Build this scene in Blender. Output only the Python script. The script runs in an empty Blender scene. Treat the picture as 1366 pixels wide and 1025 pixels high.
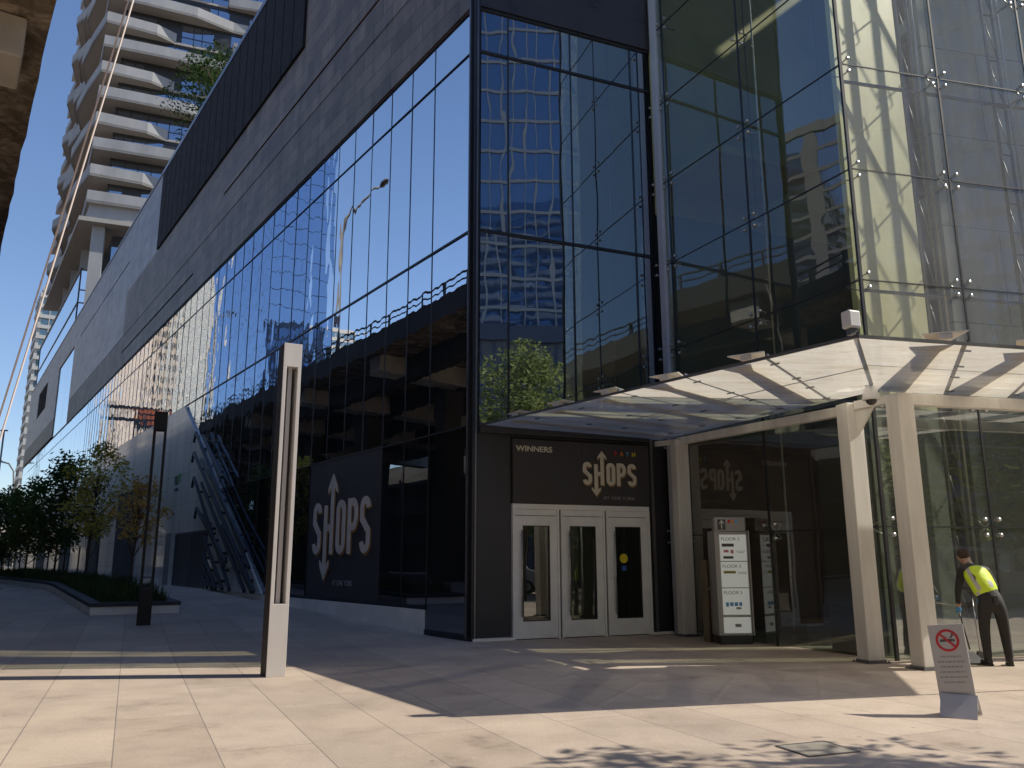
import bpy, bmesh, math, random
from mathutils import Vector, Matrix, noise
R = math.radians
random.seed(7)
scn = bpy.context.scene
col = scn.collection

# ------------------------------------------------------------------ frames
def dr(a): a = R(a); return Vector((math.sin(a), math.cos(a)))
C0 = Vector((-0.84, 17.265)); A0 = Vector((6.10, 13.75))
LD, FD, AD, BD = dr(-34.5), dr(67.4), dr(-25.9), dr(76.2)
AZ_L, AZ_F, AZ_A, AZ_B = R(124.5), R(22.6), R(115.9), R(13.8)   # rotation z of the local x axis
LN = Vector((-LD.y, LD.x))                                        # outward normal of the long facade
def LP(u, d=0.0, z=0.0): p = C0 + LD*u + LN*d; return (p.x, p.y, z)
def frame(o, rz): return Matrix.Translation((o[0], o[1], 0)) @ Matrix.Rotation(rz, 4, 'Z')
def ground_h(x, y):
    u = (Vector((x, y)) - C0).dot(LD)
    t = min(1, max(0, (u-1.5)/18)); return .57*t

# ------------------------------------------------------------------ node helpers
def new_mat(name):
    m = bpy.data.materials.new(name); m.use_nodes = True
    nt = m.node_tree; nt.nodes.clear()
    out = nt.nodes.new('ShaderNodeOutputMaterial')
    return m, nt, out
def N(nt, t, **kw):
    n = nt.nodes.new(t)
    for k, v in kw.items():
        if k in n.inputs: n.inputs[k].default_value = v
        else: setattr(n, k, v)
    return n
def coords(nt, scale=(1,1,1), rz=0, kind='Object', loc=(0,0,0)):
    tc = nt.nodes.new('ShaderNodeTexCoord'); mp = nt.nodes.new('ShaderNodeMapping')
    mp.inputs['Scale'].default_value = scale; mp.inputs['Rotation'].default_value = (0,0,rz); mp.inputs['Location'].default_value = loc
    nt.links.new(tc.outputs[kind], mp.inputs[0]); return mp.outputs[0]
def ramp(nt, fac, stops):
    r = nt.nodes.new('ShaderNodeValToRGB'); e = r.color_ramp.elements
    while len(e) < len(stops): e.new(.5)
    for i, (p, c) in enumerate(stops): e[i].position = p; e[i].color = (c[0], c[1], c[2], 1)
    nt.links.new(fac, r.inputs[0]); return r.outputs[0]
def c4(c): return (c[0], c[1], c[2], 1)

def schlick(nt, lo, hi):
    lw = N(nt, 'ShaderNodeLayerWeight', Blend=.5)
    pw = N(nt, 'ShaderNodeMath', operation='POWER'); pw.inputs[1].default_value = 4.5; nt.links.new(lw.outputs['Facing'], pw.inputs[0])
    mr = N(nt, 'ShaderNodeMapRange'); nt.links.new(pw.outputs[0], mr.inputs[0]); mr.inputs[3].default_value = lo; mr.inputs[4].default_value = hi
    return mr.outputs[0]

def plain(name, colr, rough=.6, metal=0, var=.12, vscale=3, bump=0, spec=.5, stretch=(1,1,1)):
    """painted or metal surface with uneven tone and roughness"""
    m, nt, out = new_mat(name)
    b = N(nt, 'ShaderNodeBsdfPrincipled', **{'Metallic': metal, 'Specular IOR Level': spec})
    v = coords(nt, stretch)
    n1 = N(nt, 'ShaderNodeTexNoise', Scale=vscale, Detail=6, Roughness=.6); nt.links.new(v, n1.inputs['Vector'])
    cr = ramp(nt, n1.outputs[0], [(.3, [x*(1-var) for x in colr]), (.7, [min(1, x*(1+var)) for x in colr])])
    nt.links.new(cr, b.inputs['Base Color'])
    rr = ramp(nt, n1.outputs[0], [(.3, [rough*.85]*3), (.7, [min(1, rough*1.15)]*3)])
    nt.links.new(rr, b.inputs['Roughness'])
    if bump:
        n2 = N(nt, 'ShaderNodeTexNoise', Scale=vscale*8, Detail=4); nt.links.new(v, n2.inputs['Vector'])
        bp = N(nt, 'ShaderNodeBump', Strength=bump, Distance=.01); nt.links.new(n2.outputs[0], bp.inputs['Height'])
        nt.links.new(bp.outputs[0], b.inputs['Normal'])
    nt.links.new(b.outputs[0], out.inputs[0]); return m

def mirror_glass(name, tint=(.78,.82,.88), base=.62, body=(.012,.014,.018), wave=.02, wscale=(.9,.9,.35), rough=0.0, dirt=.03):
    """dark coated facade glass: strong, slightly wavy reflection over a near black body"""
    m, nt, out = new_mat(name)
    v = coords(nt, wscale)
    n1 = N(nt, 'ShaderNodeTexNoise', Scale=1.0, Detail=2, Roughness=.45); nt.links.new(v, n1.inputs['Vector'])
    bp = N(nt, 'ShaderNodeBump', Strength=1, Distance=wave); nt.links.new(n1.outputs[0], bp.inputs['Height'])
    g = N(nt, 'ShaderNodeBsdfGlossy', Roughness=rough, Color=c4(tint)); nt.links.new(bp.outputs[0], g.inputs['Normal'])
    d = N(nt, 'ShaderNodeBsdfDiffuse', Color=c4(body))
    mx = N(nt, 'ShaderNodeMixShader'); nt.links.new(schlick(nt, base, 1), mx.inputs[0]); nt.links.new(d.outputs[0], mx.inputs[1]); nt.links.new(g.outputs[0], mx.inputs[2])
    # thin film of dust
    n2 = N(nt, 'ShaderNodeTexNoise', Scale=.7, Detail=8, Roughness=.7); nt.links.new(coords(nt, (1,1,.25)), n2.inputs['Vector'])
    dr_ = ramp(nt, n2.outputs[0], [(.4, [0]*3), (.75, [dirt]*3)])
    dd = N(nt, 'ShaderNodeBsdfDiffuse', Color=(.35,.35,.36,1))
    m2 = N(nt, 'ShaderNodeMixShader'); nt.links.new(dr_, m2.inputs[0]); nt.links.new(mx.outputs[0], m2.inputs[1]); nt.links.new(dd.outputs[0], m2.inputs[2])
    nt.links.new(m2.outputs[0], out.inputs[0]); return m

def clear_glass(name, tint=(.72,.8,.74), base=.16, wave=.004, dust=.04, refl=(.9,.95,.95), fmax=1):
    """see-through laminated glass with Fresnel reflection and a dusty film"""
    m, nt, out = new_mat(name)
    v = coords(nt, (.8,.8,.5))
    n1 = N(nt, 'ShaderNodeTexNoise', Scale=1.0, Detail=2); nt.links.new(v, n1.inputs['Vector'])
    bp = N(nt, 'ShaderNodeBump', Strength=1, Distance=wave); nt.links.new(n1.outputs[0], bp.inputs['Height'])
    g = N(nt, 'ShaderNodeBsdfGlossy', Roughness=0, Color=c4(refl)); nt.links.new(bp.outputs[0], g.inputs['Normal'])
    t = N(nt, 'ShaderNodeBsdfTransparent', Color=c4(tint))
    mx = N(nt, 'ShaderNodeMixShader'); nt.links.new(schlick(nt, base, fmax), mx.inputs[0]); nt.links.new(t.outputs[0], mx.inputs[1]); nt.links.new(g.outputs[0], mx.inputs[2])
    n2 = N(nt, 'ShaderNodeTexNoise', Scale=.9, Detail=9, Roughness=.7); nt.links.new(coords(nt, (1,1,.4)), n2.inputs['Vector'])
    dr_ = ramp(nt, n2.outputs[0], [(.35, [dust*.4]*3), (.75, [dust]*3)])
    dd = N(nt, 'ShaderNodeBsdfDiffuse', Color=(.6,.6,.57,1))
    m2 = N(nt, 'ShaderNodeMixShader'); nt.links.new(dr_, m2.inputs[0]); nt.links.new(mx.outputs[0], m2.inputs[1]); nt.links.new(dd.outputs[0], m2.inputs[2])
    nt.links.new(m2.outputs[0], out.inputs[0]); return m

def panel_stone(name, c1, c2, mortar, bw, rh, axes='xz', rough=.5, offset=.5, msize=.012, spec=.5, var=.25, gloss=0.0, coat=0):
    """cladding panels laid in the local x-z plane"""
    m, nt, out = new_mat(name)
    tc = nt.nodes.new('ShaderNodeTexCoord'); sp = nt.nodes.new('ShaderNodeSeparateXYZ'); cb = nt.nodes.new('ShaderNodeCombineXYZ')
    nt.links.new(tc.outputs['Object'], sp.inputs[0])
    nt.links.new(sp.outputs['xyz'.index(axes[0])], cb.inputs[0]); nt.links.new(sp.outputs['xyz'.index(axes[1])], cb.inputs[1])
    br = N(nt, 'ShaderNodeTexBrick', Color1=c4(c1), Color2=c4(c2), Mortar=c4(mortar), Scale=1.0)
    br.inputs['Mortar Size'].default_value = msize; br.inputs['Brick Width'].default_value = bw; br.inputs['Row Height'].default_value = rh
    br.inputs['Mortar Smooth'].default_value = .3
    br.offset = offset; nt.links.new(cb.outputs[0], br.inputs['Vector'])
    n1 = N(nt, 'ShaderNodeTexNoise', Scale=.6, Detail=8, Roughness=.65); nt.links.new(cb.outputs[0], n1.inputs['Vector'])
    mx = N(nt, 'ShaderNodeMix', data_type='RGBA', blend_type='MULTIPLY'); mx.inputs[0].default_value = 1
    nt.links.new(br.outputs[0], mx.inputs[6]); cr = ramp(nt, n1.outputs[0], [(.25, [1-var]*3), (.75, [1+var*.4]*3)]); nt.links.new(cr, mx.inputs[7])
    n5 = N(nt, 'ShaderNodeTexNoise', Scale=1.0, Detail=7, Roughness=.7); mp5 = nt.nodes.new('ShaderNodeMapping'); mp5.inputs['Scale'].default_value = (1.6,.12,1); nt.links.new(cb.outputs[0], mp5.inputs[0]); nt.links.new(mp5.outputs[0], n5.inputs['Vector'])
    mx5 = N(nt, 'ShaderNodeMix', data_type='RGBA', blend_type='MULTIPLY'); mx5.inputs[0].default_value = .9
    nt.links.new(mx.outputs[2], mx5.inputs[6]); nt.links.new(ramp(nt, n5.outputs[0], [(.35, [.62]*3), (.6, [1.05]*3)]), mx5.inputs[7]); mx = mx5
    b = N(nt, 'ShaderNodeBsdfPrincipled', Roughness=rough, **{'Specular IOR Level': spec})
    if coat: b.inputs['Coat Weight'].default_value = coat; b.inputs['Coat Roughness'].default_value = .06
    nt.links.new(mx.outputs[2], b.inputs['Base Color'])
    bp = N(nt, 'ShaderNodeBump', Strength=.5, Distance=.01); bp.invert = True
    nt.links.new(br.outputs[1], bp.inputs['Height']); nt.links.new(bp.outputs[0], b.inputs['Normal'])
    nt.links.new(b.outputs[0], out.inputs[0]); return m


class M:
    def __init__(s): s.v = []; s.f = []; s.mi = []; s.cur = 0; s.uv = {}
    def add(s, vs, fs):
        o = len(s.v); s.v += [tuple(v) for v in vs]
        for f in fs: s.f.append([i+o for i in f]); s.mi.append(s.cur)
    def box(s, x0, x1, y0, y1, z0, z1):
        if x0 > x1: x0, x1 = x1, x0
        if y0 > y1: y0, y1 = y1, y0
        if z0 > z1: z0, z1 = z1, z0
        s.add([(x0,y0,z0),(x1,y0,z0),(x1,y1,z0),(x0,y1,z0),(x0,y0,z1),(x1,y0,z1),(x1,y1,z1),(x0,y1,z1)],
              [(0,3,2,1),(4,5,6,7),(0,1,5,4),(1,2,6,5),(2,3,7,6),(3,0,4,7)]); return s
    def quad(s, a, b, c, d): s.add([a,b,c,d], [(0,1,2,3)]); return s
    def prism(s, poly, z0, z1):
        n = len(poly); a = sum(poly[i][0]*poly[(i+1)%n][1]-poly[(i+1)%n][0]*poly[i][1] for i in range(n))
        if a < 0: poly = poly[::-1]
        zf0 = z0 if callable(z0) else (lambda x, y: z0); zf1 = z1 if callable(z1) else (lambda x, y: z1)
        s.add([(p[0],p[1],zf0(*p[:2])) for p in poly]+[(p[0],p[1],zf1(*p[:2])) for p in poly],
              [tuple(range(n))[::-1], tuple(range(n, 2*n))]+[(i,(i+1)%n,(i+1)%n+n,i+n) for i in range(n)]); return s
    def prism_y(s, poly, y0, y1):
        """poly in x-z, extruded along y (y0 < y1)"""
        n = len(poly); a = sum(poly[i][0]*poly[(i+1)%n][1]-poly[(i+1)%n][0]*poly[i][1] for i in range(n))
        if a < 0: poly = poly[::-1]
        s.add([(p[0],y0,p[1]) for p in poly]+[(p[0],y1,p[1]) for p in poly],
              [tuple(range(n)), tuple(range(n, 2*n))[::-1]]+[(i,i+n,(i+1)%n+n,(i+1)%n) for i in range(n)]); return s
    def hexa(s, lo, hi):
        """two quads of 4 corners (bottom and top), same order"""
        s.add(list(lo)+list(hi), [(3,2,1,0),(4,5,6,7),(0,1,5,4),(1,2,6,5),(2,3,7,6),(3,0,4,7)]); return s
    def tube(s, pts, r, n=8, cap=True):
        pts = [Vector(p) for p in pts]; rs = r if isinstance(r, (list, tuple)) else [r]*len(pts)
        rings = []; prev = None
        for i, p in enumerate(pts):
            t = (pts[min(i+1, len(pts)-1)]-pts[max(i-1, 0)]).normalized()
            up = prev if prev is not None else (Vector((0,0,1)) if abs(t.z) < .9 else Vector((1,0,0)))
            a = (up - t*up.dot(t)).normalized(); b = t.cross(a); prev = a
            rings.append([p+(a*math.cos(2*math.pi*k/n)+b*math.sin(2*math.pi*k/n))*rs[i] for k in range(n)])
        vs = [v for rg in rings for v in rg]; fs = []
        for i in range(len(pts)-1):
            for k in range(n): fs.append((i*n+k, i*n+(k+1)%n, (i+1)*n+(k+1)%n, (i+1)*n+k))
        if cap: fs += [tuple(range(n))[::-1], tuple(range((len(pts)-1)*n, len(pts)*n))]
        s.add(vs, fs); return s
    def bar(s, p, q, w, h):
        """square-section bar between two points: w across, h in height"""
        p, q = Vector(p), Vector(q); t = (q-p).normalized(); sd = t.cross(Vector((0,0,1)))
        if sd.length < .01: sd = Vector((1,0,0))
        sd.normalize(); up = sd.cross(t).normalized(); a, b = sd*w/2, up*h/2
        s.hexa([p-a-b, p+a-b, q+a-b, q-a-b], [p-a+b, p+a+b, q+a+b, q-a+b]); return s
    def ringm(s, r0, r1, h, n=32):
        vs = [(r*math.cos(2*math.pi*k/n), r*math.sin(2*math.pi*k/n), z) for r, z in ((r0,0),(r1,0),(r1,h),(r0,h)) for k in range(n)]
        s.add(vs, [(i*n+k, i*n+(k+1)%n, ((i+1)%4)*n+(k+1)%n, ((i+1)%4)*n+k) for i in range(4) for k in range(n)]); return s
    def lathe(s, prof, n=20, c=(0,0,0)):
        vs = [(c[0]+r*math.cos(2*math.pi*k/n), c[1]+r*math.sin(2*math.pi*k/n), c[2]+z) for r, z in prof for k in range(n)]
        fs = [(i*n+k, i*n+(k+1)%n, (i+1)*n+(k+1)%n, (i+1)*n+k) for i in range(len(prof)-1) for k in range(n)]
        fs += [tuple(range(n))[::-1], tuple(range((len(prof)-1)*n, len(prof)*n))]
        s.add(vs, fs); return s
    def sphere(s, c, r, n=12, sc=(1,1,1)):
        prof = [(max(.0005, math.sin(math.pi*i/(n//2))), -math.cos(math.pi*i/(n//2))) for i in range(n//2+1)]
        vs = [(c[0]+r*sc[0]*a*math.cos(2*math.pi*k/n), c[1]+r*sc[1]*a*math.sin(2*math.pi*k/n), c[2]+r*sc[2]*z) for a, z in prof for k in range(n)]
        s.add(vs, [(i*n+k, i*n+(k+1)%n, (i+1)*n+(k+1)%n, (i+1)*n+k) for i in range(len(prof)-1) for k in range(n)]); return s
    def build(s, name, mat, parent=None, smooth=False, bevel=0, loc=None, rz=0):
        me = bpy.data.meshes.new(name); me.from_pydata(s.v, [], s.f)
        for m in (mat if isinstance(mat, (list, tuple)) else [mat]): me.materials.append(m)
        if any(s.mi): me.polygons.foreach_set('material_index', s.mi)
        if smooth: me.polygons.foreach_set('use_smooth', [True]*len(me.polygons))
        me.update(); o = bpy.data.objects.new(name, me); col.objects.link(o)
        if parent: o.parent = parent
        if loc is not None: o.location = loc
        if rz: o.rotation_euler.z = rz
        if bevel:
            b = o.modifiers.new('bevel', 'BEVEL'); b.width = bevel; b.segments = 2; b.limit_method = 'ANGLE'; b.angle_limit = R(40)
        return o
def thing(name, label, cat, loc=(0,0,0), rz=0, group=None):
    o = bpy.data.objects.new(name, None); col.objects.link(o); o.location = loc; o.rotation_euler.z = rz; o.empty_display_size = .2
    o['label'] = label; o['category'] = cat
    if group: o['group'] = group
    return o
def tag(o, label, cat, group=None):
    o['label'] = label; o['category'] = cat
    if group: o['group'] = group
    return o
def struct(o): o['kind'] = 'structure'; return o
def copy_tree(o, parent=None):
    c = o.copy(); col.objects.link(c)
    if parent: c.parent = parent
    for ch in list(o.children): copy_tree(ch, c)
    return c
def text_mesh(name, txt, size, mat, parent, loc, rot, extr=.004, align='LEFT', sx=1.0, bold=0):
    cu = bpy.data.curves.new(name, 'FONT'); cu.body = txt; cu.size = size; cu.extrude = extr; cu.align_x = align; cu.offset = bold
    ob = bpy.data.objects.new(name+'_curve', cu); col.objects.link(ob)
    dg = bpy.context.evaluated_depsgraph_get(); me = bpy.data.meshes.new_from_object(ob.evaluated_get(dg))
    bpy.data.objects.remove(ob)
    me.materials.clear(); me.materials.append(mat)
    o = bpy.data.objects.new(name, me); col.objects.link(o); o.parent = parent; o.location = loc; o.rotation_euler = rot; o.scale = (sx, 1, 1); return o
def stroke(m, pts, w, y0, y1, closed=False):
    """mitred stroke in local x-z plane extruded between y0 and y1"""
    P = [Vector(p) for p in pts]; n = len(P); L_, R_ = [], []
    for i in range(n):
        a = P[i-1] if (closed or i > 0) else None; b = P[(i+1) % n] if (closed or i < n-1) else None
        d1 = (P[i]-a).normalized() if a is not None else None; d2 = (b-P[i]).normalized() if b is not None else None
        if d1 is None: d1 = d2
        if d2 is None: d2 = d1
        t = (d1+d2).normalized(); nn = Vector((-t.y, t.x)); k = max(.4, nn.dot(Vector((-d1.y, d1.x))))
        L_.append(P[i]+nn*w/2/k); R_.append(P[i]-nn*w/2/k)
    k = n if closed else n-1
    for i in range(k):
        j = (i+1) % n
        m.prism_y([L_[i], L_[j], R_[j], R_[i]], y0, y1)

# ------------------------------------------------------------------ materials
MAT = {}
MAT['glass_long'] = mirror_glass('glass_long', wave=.006, base=.92, tint=(.96,.98,1.0))
MAT['glass_far'] = mirror_glass('glass_far', wave=.016, base=.9, tint=(.95,.97,1.0), wscale=(.8,.8,.45))
MAT['glass_front'] = mirror_glass('glass_front', tint=(.68,.73,.76), base=.6, wave=.005)
MAT['glass_low'] = mirror_glass('glass_low', tint=(.55,.58,.62), base=.42, wave=.002, body=(.006,.007,.009))
MAT['atrium_left'] = clear_glass('atrium_left', tint=(.62,.67,.55), base=.17, dust=.05)
MAT['atrium_front'] = clear_glass('atrium_front', tint=(.95,.97,.93), base=.12, dust=.33, fmax=.4)
MAT['atrium_low'] = clear_glass('atrium_low', tint=(.7,.76,.66), base=.3, dust=.06, wave=.008, fmax=.9)
MAT['door_glass'] = clear_glass('door_glass', tint=(.3,.33,.32), base=.18, dust=.02)
MAT['mullion'] = plain('mullion', (.012,.012,.014), .45)
MAT['black_panel'] = plain('black_panel', (.024,.024,.027), .5, var=.2, vscale=1)
MAT['sign_panel'] = plain('sign_panel', (.035,.034,.036), .6, var=.15, vscale=1)
MAT['dark_steel'] = plain('dark_steel', (.032,.033,.036), .4, metal=.3)
MAT['corner_metal'] = plain('corner_metal', (.2,.2,.21), .35, metal=.8)
MAT['louvre'] = plain('louvre', (.014,.014,.017), .85, spec=.1)
MAT['white_metal'] = plain('white_metal', (.74,.71,.64), .45, var=.14, vscale=1.5, stretch=(3,3,.5))
MAT['alu'] = plain('alu', (.5,.51,.53), .35, metal=.85, var=.08)
MAT['door_alu'] = plain('door_alu', (.88,.88,.85), .4, metal=.1, var=.08)
MAT['cream'] = plain('cream', (.7,.64,.5), .5, var=.05)
MAT['gold_brown'] = plain('gold_brown', (.3,.17,.05), .5, var=.1)
MAT['base_stone'] = plain('base_stone', (.88,.86,.81), .5, var=.12, vscale=1.2)
MAT['podium'] = panel_stone('podium', (.115,.088,.072), (.185,.145,.12), (.05,.04,.034), 1.22, .55, rough=.5, var=.5, msize=.016, spec=.2)
MAT['podium_far'] = panel_stone('podium_far', (.13,.12,.12), (.24,.225,.22), (.07,.07,.075), 1.22, .55, rough=.42, var=.3, spec=.6)
MAT['stone'] = panel_stone('stone', (.84,.79,.72), (.88,.84,.76), (.1,.1,.1), 2.6, 1.37, rough=.35, var=.15, coat=.55, msize=.01)
MAT['olive'] = plain('olive', (.34,.34,.14), .7, var=.2, vscale=.6)
MAT['glare_yellow'] = plain('glare_yellow', (1,.93,.5), .5, var=.25, vscale=.7)  # pale yellow standing in for sun glare in the atrium glass
MAT['core_wall'] = panel_stone('core_wall', (.6,.62,.56), (.66,.67,.6), (.2,.2,.18), 2.4, 2.1, rough=.7, var=.25)
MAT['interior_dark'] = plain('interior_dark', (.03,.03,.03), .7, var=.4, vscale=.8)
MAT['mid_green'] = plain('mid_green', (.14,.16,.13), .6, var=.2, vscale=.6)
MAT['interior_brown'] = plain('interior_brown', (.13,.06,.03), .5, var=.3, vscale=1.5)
MAT['interior_floor'] = plain('interior_floor', (.35,.36,.3), .3, var=.1)
MAT['rubber'] = plain('rubber', (.02,.02,.02), .7)
MAT['hand_rail'] = plain('hand_rail', (.45,.44,.42), .3, metal=.9)
MAT['white_paint'] = plain('white_paint', (.72,.72,.7), .5, var=.05)
MAT['red'] = plain('red', (.55,.02,.03), .5)
MAT['text_dark'] = plain('text_dark', (.06,.06,.065), .6)
MAT['text_grey'] = plain('text_grey', (.3,.3,.3), .6)
MAT['blue'] = plain('blue', (.02,.1,.5), .5)
MAT['lblue'] = plain('lblue', (.12,.4,.75), .5)
MAT['orange'] = plain('orange', (.7,.2,.03), .5)
MAT['green'] = plain('green', (.05,.35,.05), .5)
MAT['lime'] = plain('lime', (.55,.6,.02), .5)
MAT['yellow'] = plain('yellow', (.75,.6,.02), .5)
MAT['pink'] = plain('pink', (.7,.2,.25), .5)
MAT['olive_sign'] = plain('olive_sign', (.3,.28,.02), .5)
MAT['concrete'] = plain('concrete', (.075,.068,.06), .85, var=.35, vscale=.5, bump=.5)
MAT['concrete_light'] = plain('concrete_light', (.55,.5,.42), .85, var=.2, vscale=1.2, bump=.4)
MAT['precast'] = plain('precast', (.25,.26,.275), .75, var=.25, vscale=.35, stretch=(1,1,.3))
MAT['precast_soffit'] = plain('precast_soffit', (.3,.285,.265), .8, var=.08)
MAT['tower_glass'] = mirror_glass('tower_glass', tint=(.6,.72,.9), base=.45, body=(.02,.025,.035), wave=.02, wscale=(.35,.35,.35))
MAT['blind_grey'] = plain('blind_grey', (.16,.17,.18), .6)
MAT['dark_metal'] = plain('dark_metal', (.022,.022,.024), .5)
MAT['pylon'] = plain('pylon', (.6,.57,.56), .38, metal=.3, var=.06, vscale=4, stretch=(1,1,.2))
MAT['near_black'] = plain('near_black', (.011,.011,.012), .55, spec=.3)
MAT['leaf_roof'] = None
MAT['pylon_shade'] = plain('pylon_shade', (.022,.02,.019), .6, spec=.2)  # shade of the silver pylon's left side put into the colour
MAT['bark'] = plain('bark', (.09,.07,.05), .9, var=.3, vscale=8, bump=.6)
MAT['wood'] = plain('wood', (.05,.045,.045), .7, var=.3, vscale=6, stretch=(.2,1,1))
MAT['soil'] = plain('soil', (.05,.04,.03), .95, var=.3, vscale=6, bump=.6)
MAT['cable'] = plain('cable', (.85,.74,.7), .5, var=.03)
MAT['asphalt'] = plain('asphalt', (.11,.09,.08), .9, var=.3, vscale=1.5, bump=.4)
MAT['bin_grey'] = plain('bin_grey', (.15,.15,.15), .6)

def leaf_mat(name, c1, c2, trans=.35):
    m, nt, out = new_mat(name)
    g = nt.nodes.new('ShaderNodeNewGeometry')
    n1 = N(nt, 'ShaderNodeTexNoise', Scale=1.2, Detail=4); nt.links.new(coords(nt), n1.inputs['Vector'])
    mth = N(nt, 'ShaderNodeMath', operation='MULTIPLY'); mth.inputs[1].default_value = .6
    nt.links.new(g.outputs['Random Per Island'], mth.inputs[0])
    ad = N(nt, 'ShaderNodeMath', operation='MULTIPLY_ADD'); ad.inputs[1].default_value = .6; nt.links.new(n1.outputs[0], ad.inputs[0]); nt.links.new(mth.outputs[0], ad.inputs[2])
    cr = ramp(nt, ad.outputs[0], [(.15, c1), (.85, c2)])
    d = N(nt, 'ShaderNodeBsdfDiffuse'); t = N(nt, 'ShaderNodeBsdfTranslucent')
    nt.links.new(cr, d.inputs[0]); nt.links.new(cr, t.inputs[0])
    mx = N(nt, 'ShaderNodeMixShader'); mx.inputs[0].default_value = trans
    nt.links.new(d.outputs[0], mx.inputs[1]); nt.links.new(t.outputs[0], mx.inputs[2])
    nt.links.new(mx.outputs[0], out.inputs[0]); return m
MAT['leaf_bright'] = leaf_mat('leaf_bright', (.09,.13,.035), (.26,.31,.11), .45)
MAT['leaf_dark'] = leaf_mat('leaf_dark', (.045,.08,.025), (.11,.17,.05))
MAT['leaf_roof'] = leaf_mat('leaf_roof', (.015,.035,.01), (.04,.07,.02), .2)
MAT['leaf_mid'] = leaf_mat('leaf_mid', (.08,.12,.03), (.2,.26,.06))
MAT['leaf_yellow'] = leaf_mat('leaf_yellow', (.3,.3,.06), (.7,.6,.14), .5)
MAT['leaf_orange'] = leaf_mat('leaf_orange', (.36,.28,.08), (.8,.55,.18), .5)
MAT['grass'] = leaf_mat('grass', (.03,.06,.02), (.1,.15,.05))

def paving_mat():
    m, nt, out = new_mat('paving')
    v = coords(nt, rz=R(-24.3-90+180), kind='Object')
    br = N(nt, 'ShaderNodeTexBrick', Color1=(.53,.425,.33,1), Color2=(.64,.52,.405,1), Mortar=(.3,.25,.22,1), Scale=1.0)
    br.inputs['Mortar Size'].default_value = .006; br.inputs['Brick Width'].default_value = 3.9; br.inputs['Row Height'].default_value = .8; br.inputs['Mortar Smooth'].default_value = .2
    br.inputs['Bias'].default_value = 0; br.offset = 0.5
    # brick rows run along local x : turn so x follows azimuth -24.3
    nt.links.new(v, br.inputs['Vector'])
    o = coords(nt)
    n1 = N(nt, 'ShaderNodeTexNoise', Scale=.45, Detail=9, Roughness=.62); nt.links.new(o, n1.inputs['Vector'])
    n2 = N(nt, 'ShaderNodeTexNoise', Scale=30, Detail=4, Roughness=.7); nt.links.new(o, n2.inputs['Vector'])
    n3 = N(nt, 'ShaderNodeTexNoise', Scale=1.1, Detail=12, Roughness=.72, Distortion=.0); nt.links.new(o, n3.inputs['Vector'])
    def mul(a, b):
        x = N(nt, 'ShaderNodeMix', data_type='RGBA', blend_type='MULTIPLY'); x.inputs[0].default_value = 1
        nt.links.new(a, x.inputs[6]); nt.links.new(b, x.inputs[7]); return x.outputs[2]
    c = mul(br.outputs[0], ramp(nt, n1.outputs[0], [(.3, (.74,.74,.76)), (.68, (1.08,1.06,1.04))]))
    c = mul(c, ramp(nt, n2.outputs[0], [(.3, (.84,.84,.84)), (.7, (1.06,1.06,1.06))]))
    c = mul(c, ramp(nt, n3.outputs[0], [(.3, (.6,.57,.56)), (.42, (.9,.89,.88)), (.55, (1,1,1))]))
    # small dark spots of old gum
    vo = N(nt, 'ShaderNodeTexVoronoi', Scale=2.1); nt.links.new(o, vo.inputs['Vector'])
    c = mul(c, ramp(nt, vo.outputs['Distance'], [(.035, (.6,.58,.57)), (.06, (1,1,1))]))
    b = N(nt, 'ShaderNodeBsdfPrincipled', **{'Specular IOR Level': .35})
    nt.links.new(c, b.inputs['Base Color'])
    nt.links.new(ramp(nt, n3.outputs[0], [(.3, [.5]*3), (.6, [.75]*3)]), b.inputs['Roughness'])
    bp = N(nt, 'ShaderNodeBump', Strength=.25, Distance=.004); nt.links.new(n2.outputs[0], bp.inputs['Height'])
    bp2 = N(nt, 'ShaderNodeBump', Strength=.6, Distance=.006); bp2.invert = True; nt.links.new(br.outputs[1], bp2.inputs['Height']); nt.links.new(bp.outputs[0], bp2.inputs['Normal'])
    nt.links.new(bp2.outputs[0], b.inputs['Normal']); nt.links.new(b.outputs[0], out.inputs[0]); return m
MAT['paving'] = paving_mat()

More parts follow.
